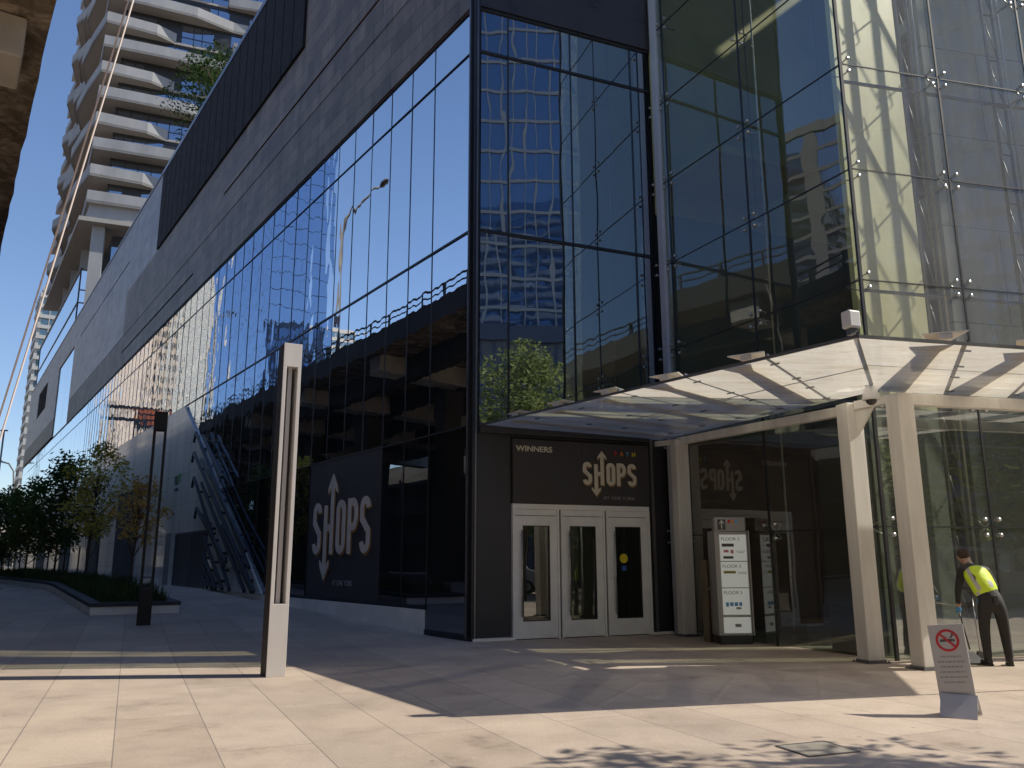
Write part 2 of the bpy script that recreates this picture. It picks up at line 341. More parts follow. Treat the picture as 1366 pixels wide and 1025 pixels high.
def frosted_mat():
    m, nt, out = new_mat('frosted_glass')
    o = coords(nt, (1,1,1), kind='Object')
    n1 = N(nt, 'ShaderNodeTexNoise', Scale=2.2, Detail=9, Roughness=.7, Distortion=.5); nt.links.new(coords(nt, (.5,2.2,1), rz=R(-20)), n1.inputs['Vector'])
    n0 = N(nt, 'ShaderNodeTexNoise', Scale=14, Detail=5, Roughness=.7); nt.links.new(o, n0.inputs['Vector'])
    cr = ramp(nt, n1.outputs[0], [(.28, (.72,.61,.46)), (.5, (.95,.88,.74)), (.7, (1,.96,.86))])
    mx = N(nt, 'ShaderNodeMix', data_type='RGBA', blend_type='MULTIPLY'); mx.inputs[0].default_value = 1
    nt.links.new(cr, mx.inputs[6]); nt.links.new(ramp(nt, n0.outputs[0], [(.3, (.88,.87,.85)), (.65, (1,1,1))]), mx.inputs[7])
    t = N(nt, 'ShaderNodeBsdfTranslucent'); d = N(nt, 'ShaderNodeBsdfDiffuse'); g = N(nt, 'ShaderNodeBsdfGlossy', Roughness=.04, Color=(.9,.95,.95,1))
    tr = N(nt, 'ShaderNodeBsdfTransparent', Color=(.8,.85,.85,1))
    nt.links.new(mx.outputs[2], t.inputs[0]); nt.links.new(mx.outputs[2], d.inputs[0])
    a = N(nt, 'ShaderNodeMixShader'); a.inputs[0].default_value = .25; nt.links.new(t.outputs[0], a.inputs[1]); nt.links.new(d.outputs[0], a.inputs[2])
    a2 = N(nt, 'ShaderNodeMixShader'); a2.inputs[0].default_value = .05; nt.links.new(a.outputs[0], a2.inputs[1]); nt.links.new(tr.outputs[0], a2.inputs[2])
    b = N(nt, 'ShaderNodeMixShader'); nt.links.new(schlick(nt, .03, .75), b.inputs[0]); nt.links.new(a2.outputs[0], b.inputs[1]); nt.links.new(g.outputs[0], b.inputs[2])
    nt.links.new(b.outputs[0], out.inputs[0]); return m
MAT['frosted'] = frosted_mat()

def emit(name, c, s):
    m, nt, out = new_mat(name); b = N(nt, 'ShaderNodeBsdfPrincipled', **{'Base Color': c4(c), 'Emission Color': c4(c), 'Emission Strength': s, 'Roughness': .4})
    nt.links.new(b.outputs[0], out.inputs[0]); return m
MAT['led'] = emit('led', (.6,.12,.03), .3)
MAT['lit_white'] = emit('lit_white', (.72,.75,.7), .18)

# ================================================================== GROUND
m = M(); xs = [-900,-300,-120]+[-70+i for i in range(112)]+[60,120,300,900]; ys = [-900,-300,-120,-60,-30]+[-20+i for i in range(151)]+[160,250,500,1200]
nx = len(xs)
m.add([(x, y, ground_h(x, y)) for y in ys for x in xs], [(j*nx+i, j*nx+i+1, (j+1)*nx+i+1, (j+1)*nx+i) for j in range(len(ys)-1) for i in range(nx-1)])
struct(m.build('pavement', MAT['paving'], smooth=True))
m = M(); us = [24+1.5*i for i in range(150)]; ds = [6.6+3*i for i in range(7)]
vs = []
for u in us:
    for d in ds:
        p = LP(u, d); vs.append((p[0], p[1], ground_h(p[0], p[1])+.012))
m.add(vs, [(i*7+j, i*7+j+1, (i+1)*7+j+1, (i+1)*7+j) for i in range(len(us)-1) for j in range(6)])
struct(m.build('road', MAT['asphalt']))
# right-hand street behind the camera (seen in the glass)
m = M(); m.quad((14,-60,.006),(26,-60,.006),(44,30,.006),(30,30,.006))
struct(m.build('road', MAT['asphalt']))
# pavement access cover
t = thing('access_cover', 'square metal access cover set in the sunlit paving in the foreground', 'access cover', (2.56,7.47,0.004), R(20))
M().box(-.24,.24,-.2,.2,0,.004).build('cover_plate', plain('cover_plate', (.38,.34,.28), .5, metal=.3), t)
mm = M(); mm.box(-.26,-.242,-.22,.22,0,.006); mm.box(.242,.26,-.22,.22,0,.006); mm.box(-.242,.242,-.22,-.202,0,.006); mm.box(-.242,.242,.202,.22,0,.006)
mm.build('cover_frame', MAT['corner_metal'], t)

# ================================================================== PODIUM BUILDING
TOP = 24.8
pod = thing('shopping_centre', 'dark stone and mirror glass shopping centre corner building with long side facade', 'building', (C0.x, C0.y, 0))
def world_poly(pts): return [(p[0]-C0.x, p[1]-C0.y) for p in pts]
PL = LP(118); PLb = (PL[0]+LN.x*-45, PL[1]+LN.y*-45)
Fe = C0+FD*42; In = -LN
inner = [LP(.12,-.12)[:2], LP(118,-.12)[:2], PLb, (Fe.x+12, Fe.y+40), (Fe.x, Fe.y)]
ci = C0+FD*.12
inner[0] = (C0.x+.1, C0.y+.16)
fin = Vector((-FD.y, FD.x))
e2 = Fe+fin*.14; inner[-1] = (e2.x, e2.y)
M().prism(world_poly(inner), 0, TOP-.3).build('core_wall', MAT['interior_dark'], pod)
# local frames for facade parts
LF = bpy.data.objects.new('long_facade', None); col.objects.link(LF); LF.parent = pod; LF.rotation_euler.z = AZ_L
FF = bpy.data.objects.new('entrance_facade', None); col.objects.link(FF); FF.parent = pod; FF.rotation_euler.z = AZ_F
# long facade: local x = u, local +y = outward
rnd = random.Random(3)
def gquad(m, u0, u1, z0, z1, y, s=1, tilt=.0035):
    j = [rnd.uniform(-tilt, tilt) for _ in range(3)]
    ys_ = [y+j[0], y+j[1], y+j[1]+j[2], y+j[0]+j[2]]
    q = [(u0,ys_[0],z0),(u1,ys_[1],z0),(u1,ys_[2],z1),(u0,ys_[3],z1)]
    if s > 0: q = q[::-1]
    # subdivide for smoothness of bump
    m.quad(*q)
def diag_u(z): return 25.4+(z-8.64)*(25.4-12.6)/(8.64-.6)
BAY = 1.22
edges = [.14, 1.85]+[1.85+BAY*i for i in range(1, 96)]
rows = [(4.4,8.75),(8.80,13.2),(13.24,14.3)]
near_panels = 0
far = M()
for (z0, z1) in rows[1:]+rows[:1]:
    step = 2 if z0 > 13 else 1
    ee = edges[::step] if step == 2 else edges
    for i in range(len(ee)-1):
        u0, u1 = ee[i]+.008, ee[i+1]-.008
        if z0 < 8:                                   # lower glass band stops at the slanted stone wall
            lim = diag_u((z0+z1)/2+2.2)
            if u0 > 25.4: continue
        if u0 < 22:
            mm = M(); gquad(mm, u0, u1, z0, z1, .02); mm.build('glass_panel', MAT['glass_long'] if u0 < 8.5 else MAT['glass_far'], LF)
        else: gquad(far, u0, u1, z0, z1, .02)
far_o = far.build('glass_panel', MAT['glass_far'], LF); far_o['kind'] = 'stuff'
for i in range(len(edges)-1):
    u0, u1 = edges[i]+.008, edges[i+1]-.008
    if u0 > 20: break
    if 4.2 < (u0+u1)/2 < 9.1: continue
    mm = M(); gquad(mm, u0, u1, .62 if i else .12, 4.36, .02, tilt=.0025)
    mm.build('glass_panel', MAT['glass_low'], LF)
mm = M()
for z, h in ((8.775,.05),(13.22,.025),(4.38,.03),(14.33,.04)):
    mm.box(.14, 110 if z > 8.5 else 19, .0, .05, z-h/2, z+h/2)
for u in edges[1:]:
    if u > 60: break
    top = 14.3; bot = .6 if u < 12.6 else max(.6, (u-12.6)/12.8*8.04+.6) if u < 25.4 else 8.8
    mm.box(u-.007, u+.007, .0, .035, max(bot, 8.8) if False else bot, top)
mm.build('mullion_grid', MAT['mullion'], LF)
mm = M(); mm.box(.02,.14,-.02,.07,.05,TOP-.02); mm.build('corner_post', MAT['mullion'], LF)
mm = M(); mm.box(.05,.085,.072,.1,.05,TOP-.03); mm.build('corner_trim', MAT['corner_metal'], LF)
# white base of the long facade
for i, (a, b) in enumerate([(1.9,3.9),(3.93,6.3),(6.33,9.1),(9.13,12.4),(12.43,16),(16.03,20),(20.03,25),(25.03,32),(32.03,40),(40.03,50)]):
    M().box(a, b, 0, .06, -.1, .53).build('base_panel', MAT['base_stone'], LF, bevel=.006)
M().box(1.86, 12.9, .0, .05, .535, .62).build('base_cap', MAT['mullion'], LF)
M().box(-.05, 1.86, .0, .05, .0, .118).build('base_cap', MAT['mullion'], LF)
# upper stone cladding with slots
def ring(m, rect, holes, y0, y1):
    """rectangle minus vertical-sorted non overlapping holes, made of boxes"""
    u0, u1, z0, z1 = rect; cur = u0
    for (a, b, c, d) in sorted(holes):
        if a > cur: m.box(cur, a, y0, y1, z0, z1)
        m.box(a, b, y0, y1, z0, c); m.box(a, b, y0, y1, d, z1); cur = b
    if cur < u1: m.box(cur, u1, y0, y1, z0, z1)
mm = M(); ring(mm, (.1,45,14.36,16.55), [(26,44.9,15.38,15.5)], -.1, .1)
mm.box(45,72.3,-.1,.1,14.36,16.55); mm.box(84,118,-.1,.1,14.6,16.55)
mm.build('stone_cladding', MAT['podium'], LF)
mm = M(); ring(mm, (.1,45,16.58,19.7), [(4.5,21.2,17.72,17.84)], -.1, .11)
mm.build('stone_cladding', MAT['podium'], LF)
M().box(.1,11.45,-.1,.11,19.7,TOP).build('stone_cladding', MAT['podium'], LF)
mm = M(); ring(mm, (35.4,72.3,19.7,TOP), [(45,68.6,21.95,22.07)], -.1, .11); mm.box(45,72.3,-.1,.11,16.58,19.7)
ring(mm, (84,118,16.58,TOP), [(95,105,19.4,22.6)], -.1, .11); mm.box(72.3,84,-.1,.11,21.95,TOP)
mm.build('stone_cladding', MAT['podium_far'], LF)
mm = M()
for i in range(8): gquad(mm, 72.35+i*1.46, 72.35+(i+1)*1.46-.02, 14.5, 21.9, .03, tilt=.002)
mm.build('window', MAT['glass_long'], LF)
mm = M(); mm.box(95.02,104.98,-.06,.0,19.42,22.58)
for i in range(10): mm.box(95.02,104.98,.0,.06,19.5+i*.31,19.66+i*.31)
mm.build('louvre_panel', MAT['louvre'], LF)
# big louvre screen at the roof
mm = M(); mm.box(11.5,35.38,-.06,.16,19.72,24.55)
x = 11.6
for i in range(20):
    mm.box(11.5+i*1.2, 11.5+i*1.2+1.12, .16, .2, 19.74, 24.5)
mm.build('louvre_screen', MAT['louvre'], LF, bevel=.006)
M().box(.1,118,-.35,.16,TOP+.005,TOP+.12).build('parapet_cap', MAT['corner_metal'], LF)
M().box(11.5,35.4,.165,.22,24.56,TOP).build('parapet_cap', MAT['corner_metal'], LF)
# slanted polished stone wall
mm = M(); mm.prism_y([(25.4,8.72),(110,8.72),(110,.55),(12.75,.55)], .03, .12)
sw = mm.build('polished_stone_wall', MAT['stone'], LF)
mm = M()
for i in range(26):
    mm.box(19.75+.0,24.95,.13,.155,.62+i*.084,.655+i*.084)
mm.box(19.7,19.78,.125,.17,.58,2.85); mm.box(24.92,25,.125,.17,.58,2.85); mm.box(19.78,24.92,.125,.17,2.77,2.85); mm.box(22.3,22.36,.157,.175,.6,2.77)
mm.box(19.78,24.92,.121,.128,.58,2.77)
mm.build('louvre_door', plain('louvre_door', (.1,.1,.105), .5), LF)
d_ = M().box(26.0,26.95,.121,.15,.58,2.9).build('door', plain('service_door', (.2,.2,.2), .5), LF)
M().box(26.12,26.18,.152,.2,1.5,1.8).build('handle', MAT['corner_metal'], d_)
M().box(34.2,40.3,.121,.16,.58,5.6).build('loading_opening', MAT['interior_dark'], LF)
M().box(25.55,26.1,.121,.15,5.1,5.5).build('wall_logo', MAT['text_dark'], LF)
M().box(25.1,25.5,.121,.15,5.2,5.55).build('wall_logo', MAT['green'], LF)
M().box(25.4,26.0,.121,.15,4.8,4.92).build('wall_logo', MAT['text_dark'], LF)
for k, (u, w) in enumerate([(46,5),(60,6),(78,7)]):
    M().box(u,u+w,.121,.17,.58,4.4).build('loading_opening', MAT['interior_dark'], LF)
# slanted steel tubes with hooked heads
TB = [((22.04,7.04),(13.51,1.38),1),((20.91,6.77),(17.56,4.73),0),((22.11,6.18),(12.87,.62),1),((20.79,5.75),(13.92,1.94),0),((21.79,5.09),(15.56,.62),1),((20.51,4.75),(13.86,.62),0),
      ((20.97,3.76),(16.23,1.57),1),((19.86,3.36),(16.43,1.43),0),((19.49,2.53),(16.47,.62),0),((19.47,1.94),(17.32,.62),0),((19.34,1.43),(17.82,.62),0),((19.37,1.03),(18.47,.65),0),((17.25,2.89),(13.07,.62),0)]
for (a, b, hook) in TB:
    mm = M(); P = [(b[0],.33,b[1]),(a[0],.33,a[1])]
    mm.bar(P[0], P[1], .1, .13)
    if hook: mm.bar((a[0]+.02,.33,a[1]-.02), (a[0]+.2,.33,a[1]-.42), .1, .12)
    for t_ in (.15,.5,.85):
        q = (b[0]+(a[0]-b[0])*t_, b[1]+(a[1]-b[1])*t_); mm.box(q[0]-.05,q[0]+.05,.11,.3,q[1]-.05,q[1]+.05)
    mm.build('steel_fin', MAT['dark_steel'], LF, bevel=.02)

# SHOPS logo -----------------------------------------------------------------
def shops_logo(parent, x0, width, zc, y, out, mir, big):
    """letters in local x-z; out = +1 when outside is +y; mir flips x so it reads from outside"""
    W = width; w = (.05 if big else .06)*W; lh = .37*W
    def X(t): return x0+(W-t if mir else t)
    def mk(dx, dz, ya, yb, mat, name, grow):
        m = M(); wd = w+grow; y0, y1 = min(ya,yb), max(ya,yb)
        zb, zt = zc-lh/2+w/2, zc+lh/2-w/2; q = (zt-zb)/4
        def st(pts, closed=False): stroke(m, [(X(a)+dx, b+dz) for a, b in pts], wd, y0, y1, closed)
        def arc(cx, cz, rx, rz, a0, a1, n=10): return [(cx+rx*math.cos(R(a0+(a1-a0)*i/n)), cz+rz*math.sin(R(a0+(a1-a0)*i/n))) for i in range(n+1)]
        g = grow/2
        def S(cx):
            r = .05*W
            st(arc(cx, zt-r, r, r, 0, 180, 10)+[(cx-r, zt-q*1.5),(cx-r*.55, zc+q*.3),(cx+r*.55, zc-q*.3),(cx+r, zb+q*1.5)]+arc(cx, zb+r, r, r, 0, -180, 10))
        S(.085*W)
        xl, xr = .245*W, .36*W
        st([(xl, zb-lh*.34),(xl, zt)]); st([(xr, zb-w/2),(xr, zt+lh*.38)])
        st([(xl+wd/2+.001, zc),(xr-wd/2-.001, zc)])
        ah, al = .083*W, .13*W
        ax, az = X(xr)+dx, zt+lh*.38+dz+.001
        m.prism_y([(ax-ah-g, az-al*.45-g),(ax-wd/2, az-al*.12),(ax-wd/2, az),(ax+wd/2, az),(ax+wd/2, az-al*.12),(ax+ah+g, az-al*.45-g),(ax+ah*.9+g, az-al*.1),(ax, az+al*.6+g),(ax-ah*.9-g, az-al*.1)], y0-.001, y1-.001)
        ax, az = X(xl)+dx, zb-lh*.34+dz-.001
        m.prism_y([(ax-ah-g, az+al*.45+g),(ax-ah*.9-g, az+al*.1),(ax, az-al*.6-g),(ax+ah*.9+g, az+al*.1),(ax+ah+g, az+al*.45+g),(ax+wd/2, az+al*.12),(ax+wd/2, az),(ax-wd/2, az),(ax-wd/2, az+al*.12)], y0-.001, y1-.001)
        r = .05*W; cx = .52*W
        st(arc(cx, zt-r, r, r, 0, 180, 10)+arc(cx, zb+r, r, r, 180, 360, 10), True)
        px = .665*W; pr = .05*W
        st([(px, zb-w/2),(px, zt+w/2)])
        st([(px+wd/2+.001, zt),(px+.06*W, zt)]+arc(px+.06*W, zt-q*1.05, pr, q*1.05, 70, -70, 8)+[(px+.06*W, zt-q*2.1),(px+wd/2+.001, zt-q*2.1)])
        S(.92*W)
        return m.build(name, mat, parent)
    e = out; k = (.2 if big else .3)*w; kx = -k if mir else k
    mk(kx, -k, y+e*.004, y+e*.012, MAT['gold_brown'], 'logo_shadow', .22*w)
    mk(0, 0, y+e*.016, y+e*.035, MAT['cream'] if not big else MAT['logo_big'], 'logo_letters', 0)
MAT['logo_big'] = plain('logo_big', (.66,.63,.56), .6)
sp = M().box(4.25,9.05,.0,.04,.55,4.43).build('sign_panel', MAT['sign_panel'], LF)
shops_logo(LF, 4.75, 3.9, 2.5, .042, 1, True, True)
text_mesh('sign_text', 'AT ONE YORK', .2, MAT['text_grey'], LF, (7.1,.045,.95), (R(90),0,R(180)))

# entrance facade: local x = s, local -y = outward
fe = [.14,.82,2.46,4.15,4.68]
for (z0, z1) in ((4.42,8.74),(8.81,13.2),(13.25,14.32)):
    for i in range(4):
        mm = M(); gquad(mm, fe[i]+.012, fe[i+1]-.012, z0, z1, -.02, s=-1, tilt=.005); mm.build('glass_panel', MAT['glass_front'], FF)
mm = M()
for z in (4.40,8.775,13.22,14.34): mm.box(.13,4.7,-.06,.02,z-.03,z+.03)
for u in fe[1:-1]: mm.box(u-.014,u+.014,-.05,.0,4.43,14.3)
mm.build('mullion_grid', MAT['mullion'], FF)
M().box(.0,4.7,-.1,.05,14.38,TOP).build('upper_panel', plain('upper_panel', (.035,.032,.035), .3, var=.3, vscale=.8), FF)
M().box(-.03,.1,-.1,.02,.05,TOP-.02).build('corner_post', MAT['mullion'], FF)
M().box(.02,.05,-.13,-.1,.05,TOP-.03).build('corner_trim', MAT['corner_metal'], FF)
M().box(4.66,4.9,-.42,-.2,0,TOP).build('inner_corner_column', plain('column_grey', (.42,.45,.5), .5, var=.06), FF, bevel=.008)
M().box(.1,.84,-.07,.0,.06,4.36).build('black_panel', MAT['black_panel'], FF)
M().box(.0,.86,-.13,.0,-.05,.055).build('door_step', MAT['base_stone'], FF)
M().box(4.2,4.7,-.05,.0,.02,4.36).build('black_panel', MAT['black_panel'], FF)
M().box(4.15,4.7,-.12,.0,-.03,.05).build('door_step', MAT['base_stone'], FF)
M().box(4.24,4.32,-.14,-.05,.05,4.3).build('side_post', MAT['corner_metal'], FF)
M().box(.84,4.2,-.05,.0,4.16,4.36).build('black_panel', MAT['black_panel'], FF)
M().box(.86,2.5,-.16,-.05,2.76,4.12).build('sign_panel', MAT['sign_panel'], FF, bevel=.005)
M().box(2.505,4.2,-.16,-.05,2.76,4.12).build('sign_panel', MAT['sign_panel'], FF, bevel=.005)
shops_logo(FF, 2.49, 1.34, 3.44, -.162, -1, False, False)
text_mesh('sign_text', 'WINNERS', .165, MAT['cream'], FF, (.93,-.17,3.86), (R(90),0,0), sx=1.16, bold=.003)
text_mesh('sign_text', 'AT ONE YORK', .1, MAT['text_grey'], FF, (3.0,-.17,2.885), (R(90),0,0), sx=1.2)
for i, (ch, mt) in enumerate(zip('PATH', ('red','orange','lblue','yellow'))):
    text_mesh('sign_text', ch, .13, MAT[mt], FF, (3.3+i*.15,-.17,3.86), (R(90),0,0), bold=.003)
# three glazed doors with frames
M().box(.86,4.17,-.14,-.02,2.64,2.75).build('door_head', MAT['door_alu'], FF, bevel=.005)
DX = [(.92,1.88),(2.02,2.98),(3.12,4.1)]
for i, (a, b) in enumerate([(.86,.915),(1.885,1.93),(1.97,2.015),(2.985,3.03),(3.07,3.115),(4.105,4.17)]):
    M().box(a,b,-.15,-.02,.0,2.64).build('door_jamb', MAT['door_alu'], FF, bevel=.004)
for (a, b) in ((1.93,1.97),(3.03,3.07)): M().box(a,b,-.1,-.02,.0,2.64).build('door_gasket', MAT['mullion'], FF)
for (a, b) in DX:
    dl = M(); y0, y1 = -.13, -.07
    g0, g1, zb, zt = a+.17, b-.17, .36, 2.3
    dl.box(a,g0,y0,y1,.02,2.5); dl.box(g1,b,y0,y1,.02,2.5); dl.box(g0,g1,y0,y1,.02,zb); dl.box(g0,g1,y0,y1,zt,2.5)
    do = dl.build('door', MAT['door_alu'], FF, bevel=.004)
    M().box(a,b,-.12,-.08,2.515,2.635).build('transom', MAT['door_alu'], FF)
    M().quad((g0,-.1,zb),(g1,-.1,zb),(g1,-.1,zt),(g0,-.1,zt)).build('door_glass', MAT['door_glass'], do)
    fr = M(); e = .018
    fr.box(g0,g0+e,-.134,-.066,zb,zt); fr.box(g1-e,g1,-.134,-.066,zb,zt); fr.box(g0+e,g1-e,-.134,-.066,zb,zb+e); fr.box(g0+e,g1-e,-.134,-.066,zt-e,zt)
    fr.build('gasket', MAT['mullion'], do)
    hd = M(); hx = a+.12
    hd.tube([(hx,-.2,.45),(hx,-.2,2.2)], .016, 10); hd.tube([(hx,-.2,.55),(hx,-.125,.55)], .01, 8); hd.tube([(hx,-.2,2.1),(hx,-.125,2.1)], .01, 8)
    hd.build('handle', MAT['hand_rail'], do, smooth=True)
    if a > 3:
        st = M(); st.lathe([(.1,0),(.1,.003)], 24); so = st.build('sticker', MAT['yellow'], do, loc=(3.5,-.104,1.62)); so.rotation_euler.x = R(90)
        M().box(3.44,3.56,-.106,-.104,1.61,1.64).build('sticker', MAT['text_dark'], do)
        M().box(3.45,3.56,-.105,-.102,1.36,1.46).build('sticker', MAT['blue'], do)
# dark lobby behind the doors
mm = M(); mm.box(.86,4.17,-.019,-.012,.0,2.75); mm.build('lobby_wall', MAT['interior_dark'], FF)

# ================================================================== ATRIUM
atr = thing('glass_atrium', 'tall clear glass atrium with spider fittings beside the doors', 'atrium', (A0.x, A0.y, 0))
AF = bpy.data.objects.new('left_glass_face', None); col.objects.link(AF); AF.parent = atr; AF.rotation_euler.z = AZ_A
BF = bpy.data.objects.new('front_glass_face', None); col.objects.link(BF); BF.parent = atr; BF.rotation_euler.z = AZ_B
AT = 25.2
zl = [0.02,2.1,4.25,6.35,8.45,10.55,12.65,14.75,16.85,18.95,21.05,23.15,AT]
au = [0,2.65,5.3,5.75]; bu = [0]+[2.1*i for i in range(1,7)]
def grid(frame_o, us_, out, mat, skip_low=False):
    gm = M()
    for i in range(len(us_)-1):
        for k in range(len(zl)-1):
            mm = M(); gquad(mm, us_[i]+.02, us_[i+1]-.02, zl[k]+.012, zl[k+1]-.012, 0, s=out, tilt=.003)
            mm.build('glass_panel', MAT['atrium_low'] if (k < 2 and out < 0) else mat, frame_o)
    for z in zl[1:-1]: gm.box(us_[0]+.03, us_[-1], -.012, .012, z-.011, z+.011)
    for u in us_[1:]: gm.box(u-.018, u+.018, -.014, .014, 0, AT)
    gm.build('joint_seal', MAT['mullion'], frame_o)
    # spiders: four discs with short arms and a strut, at every joint
    for u in us_[(1 if out > 0 else 1):]:
        for z in zl[1:8]:
            sp_ = M(); cy = .16*(-out)
            for a in (-1, 1):
                for b in (-1, 1):
                    px, pz = u+a*.14, z+b*.13
                    sp_.tube([(px, .035*out, pz),(px, .004*out, pz)], .034, 10); sp_.tube([(px, -.004*out, pz),(px, cy, pz)], .012, 6)
                    sp_.tube([(px, cy, pz),(u, cy, z)], [.012,.02], 6)
            sp_.tube([(u, cy, z),(u, cy*2.6, z)], .02, 6)
            sp_.build('spider_fitting', MAT['hand_rail'], frame_o, smooth=True)
        if out < 0 or u < 5: M().tube([(u,-.44*out,0),(u,-.44*out,AT)], .022, 8).build('tension_rod', MAT['hand_rail'], frame_o, smooth=True)
grid(AF, au, 1, MAT['atrium_left']); grid(BF, bu, -1, MAT['atrium_front'])
for z in zl[1:8]:
    for b in (-1, 1):
        sp_ = M(); sp_.tube([(.14,-.035,z+b*.13),(.14,-.004,z+b*.13)], .034, 10); sp_.tube([(.14,.004,z+b*.13),(.14,.2,z+b*.13)], .012, 6); sp_.tube([(.14,.2,z+b*.13),(-.0,.42,z)], .013, 6)
        sp_.build('spider_fitting', MAT['hand_rail'], BF, smooth=True)
M().box(-.035,.02,-.02,.035,0,AT).build('corner_seal', MAT['mullion'], BF)
# roof, stone head and interior
hd = A0+BD*12.6; I0 = Vector((3.51,19.08)); bk = C0+FD*18
mm = M(); mm.prism([(p[0]-A0.x, p[1]-A0.y) for p in [(A0.x,A0.y),(hd.x,hd.y),(bk.x,bk.y),(I0.x,I0.y)]], AT, AT+.4); mm.build('roof', MAT['podium'], atr)
M().box(12.62,12.9,-.05,9,0,AT).build('end_wall', MAT['podium'], BF)
# interior
M().prism([(p[0]-A0.x, p[1]-A0.y) for p in [(A0.x+.15,A0.y+.25),(hd.x,hd.y+.2),(bk.x,bk.y),(I0.x+.2,I0.y-.1)]], .002, .012).build('floor', MAT['interior_floor'], atr)
sc_ = M(); sc_.prism([(.3,.55),(2.25,1.12),(2.22,1.22),(.27,.65)], 4.3, AT); sc_.build('glare_screen', MAT['glare_yellow'], BF)  # added screen, angled to catch the sun in place of glare on the glass
sc_ = M(); sc_.prism([(.3,.55),(2.25,1.12),(2.22,1.22),(.27,.65)], .02, 4.29); sc_.build('glare_screen_base', MAT['mid_green'], BF)  # lower part of the added glare screen
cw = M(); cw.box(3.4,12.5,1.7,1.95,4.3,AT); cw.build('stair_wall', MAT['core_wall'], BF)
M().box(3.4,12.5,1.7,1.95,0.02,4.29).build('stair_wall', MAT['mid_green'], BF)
ow = M(); ow.box(4.75,19,-.10,.0,9.9,AT); ow.build('upper_wall', MAT['olive'], FF)
M().box(4.95,8,-2.2,-.12,10.6,10.8).build('floor_slab', MAT['olive'], FF)
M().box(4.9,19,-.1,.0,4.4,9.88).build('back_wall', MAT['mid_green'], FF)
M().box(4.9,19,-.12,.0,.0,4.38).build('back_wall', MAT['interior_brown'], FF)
for mx in (1.9, 4.0):
    mm = M()
    for dx in (-.13,.13): mm.tube([(mx+dx,.5,0),(mx+dx,.5,AT)], .03, 8)
    for k in range(1,25): mm.tube([(mx-.13,.5,k*1.05),(mx+.13,.5,k*1.05)], .018, 6); mm.tube([(mx-.13,.5,k*1.05),(mx+.13,.5,k*1.05-1.05)], .01, 5)
    mm.build('glazing_mast', MAT['corner_metal'], BF, smooth=True)
for z in (6.35,10.55,14.75,18.95):
    mm = M(); mm.tube([(.4,.5,z),(12.4,.5,z)], .035, 8); mm.build('glazing_rail', MAT['corner_metal'], BF, smooth=True)
# floors with light fittings, handrails and a stair deeper in the hall
for z in (8.9,13.2,17.5,21.8):
    M().box(3.4,12.4,1.96,4.5,z,z+.3).build('gallery_floor', MAT['core_wall'], BF)
for k in range(5):
    M().tube([(6.0+k*2.2,-2.2,9.3),(6.0+k*2.2,-2.2,24)], .012, 5).build('pendant_cable', MAT['dark_metal'], FF)
    M().lathe([(.16,0),(.2,.1),(.05,.22)], 16).build('pendant_lamp', MAT['corner_metal'], FF, loc=(6.0+k*2.2,-2.2,9.1))
# black portal inside the left glass and brown timber screen
M().box(.5,1.45,-1.4,-.12,.02,4.0).build('portal', MAT['interior_dark'], AF)
ib = thing('bench', 'low dark bench inside the atrium behind the directory sign', 'bench', (6.1,16.6,.012), R(20))
M().box(-.8,.8,-.22,.22,.4,.46).build('seat', MAT['interior_brown'], ib, bevel=.01)
for sx in (-.65,.65):
    M().box(sx-.03,sx+.03,-.2,.2,.0,.4).build('leg', MAT['dark_metal'], ib)

# ================================================================== CANOPY
cano = thing('entrance_canopy', 'white steel canopy of frosted glass panels over the entrance', 'canopy', (0,0,0))
K0, K1, I1, J0 = Vector((-.67,17.1,4.36)), Vector((4.0,9.25,4.1)), Vector((5.82,13.0,4.21)), Vector((3.42,18.95,4.28))
K2 = K1+Vector((BD.x, BD.y, 0))*5.6; I2 = I1+Vector((BD.x, BD.y, 0))*5.0
K3 = K1+Vector((BD.x, BD.y, 0))*12; I3 = I1+Vector((BD.x, BD.y, 0))*11.4
def bil(a, b, c, d, s, t): return a.lerp(b, s).lerp(d.lerp(c, s), t)     # s along edge, t edge->inner
def wing(a, b, c, d, ns, nt_, ts, mat, clamps=True):
    ss = ns
    for i in range(len(ss)-1):
        for j in range(len(ts)-1):
            e1 = .0003; e2 = .0003
            s0, s1, t0, t1 = ss[i]+e1, ss[i+1]-e1, ts[j]+e2, ts[j+1]-e2
            q = [bil(a,b,c,d,s0,t0), bil(a,b,c,d,s1,t0), bil(a,b,c,d,s1,t1), bil(a,b,c,d,s0,t1)]
            M().quad(*q).build('glass_panel', mat, cano)
            if clamps:
                for tt in (t0+.2*(t1-t0), t0+.78*(t1-t0)):
                    p = bil(a,b,c,d,ss[i+1],tt); dd = (b-a).normalized()
                    if i+1 < len(ss)-1:
                        cl = M(); cl.bar(p-dd*.075+Vector((0,0,-.02)), p+dd*.075+Vector((0,0,-.02)), .02, .02)
                        cl.build('clamp', MAT['corner_metal'], cano)
    # dark joints
    jm = M()
    for s_ in ss: jm.bar(bil(a,b,c,d,s_,ts[0])+Vector((0,0,.03)), bil(a,b,c,d,s_,ts[-1])+Vector((0,0,.03)), .028, .03)
    for t_ in ts[1:-1]: jm.bar(a.lerp(d,t_)+Vector((0,0,.034)), b.lerp(c,t_)+Vector((0,0,.034)), .025, .03)
    jm.build('joint_seal', MAT['corner_metal'], cano)
SL = [0,.17,.34,.51,.68,.85,1]
wing(K0,K1,I1,J0,SL,1,[0,.5,1],MAT['frosted'])
SR = [0,.27,.52,.77,1]
wing(K1,K2,I2,I1,SR,1,[0,.45,1],MAT['frosted'])
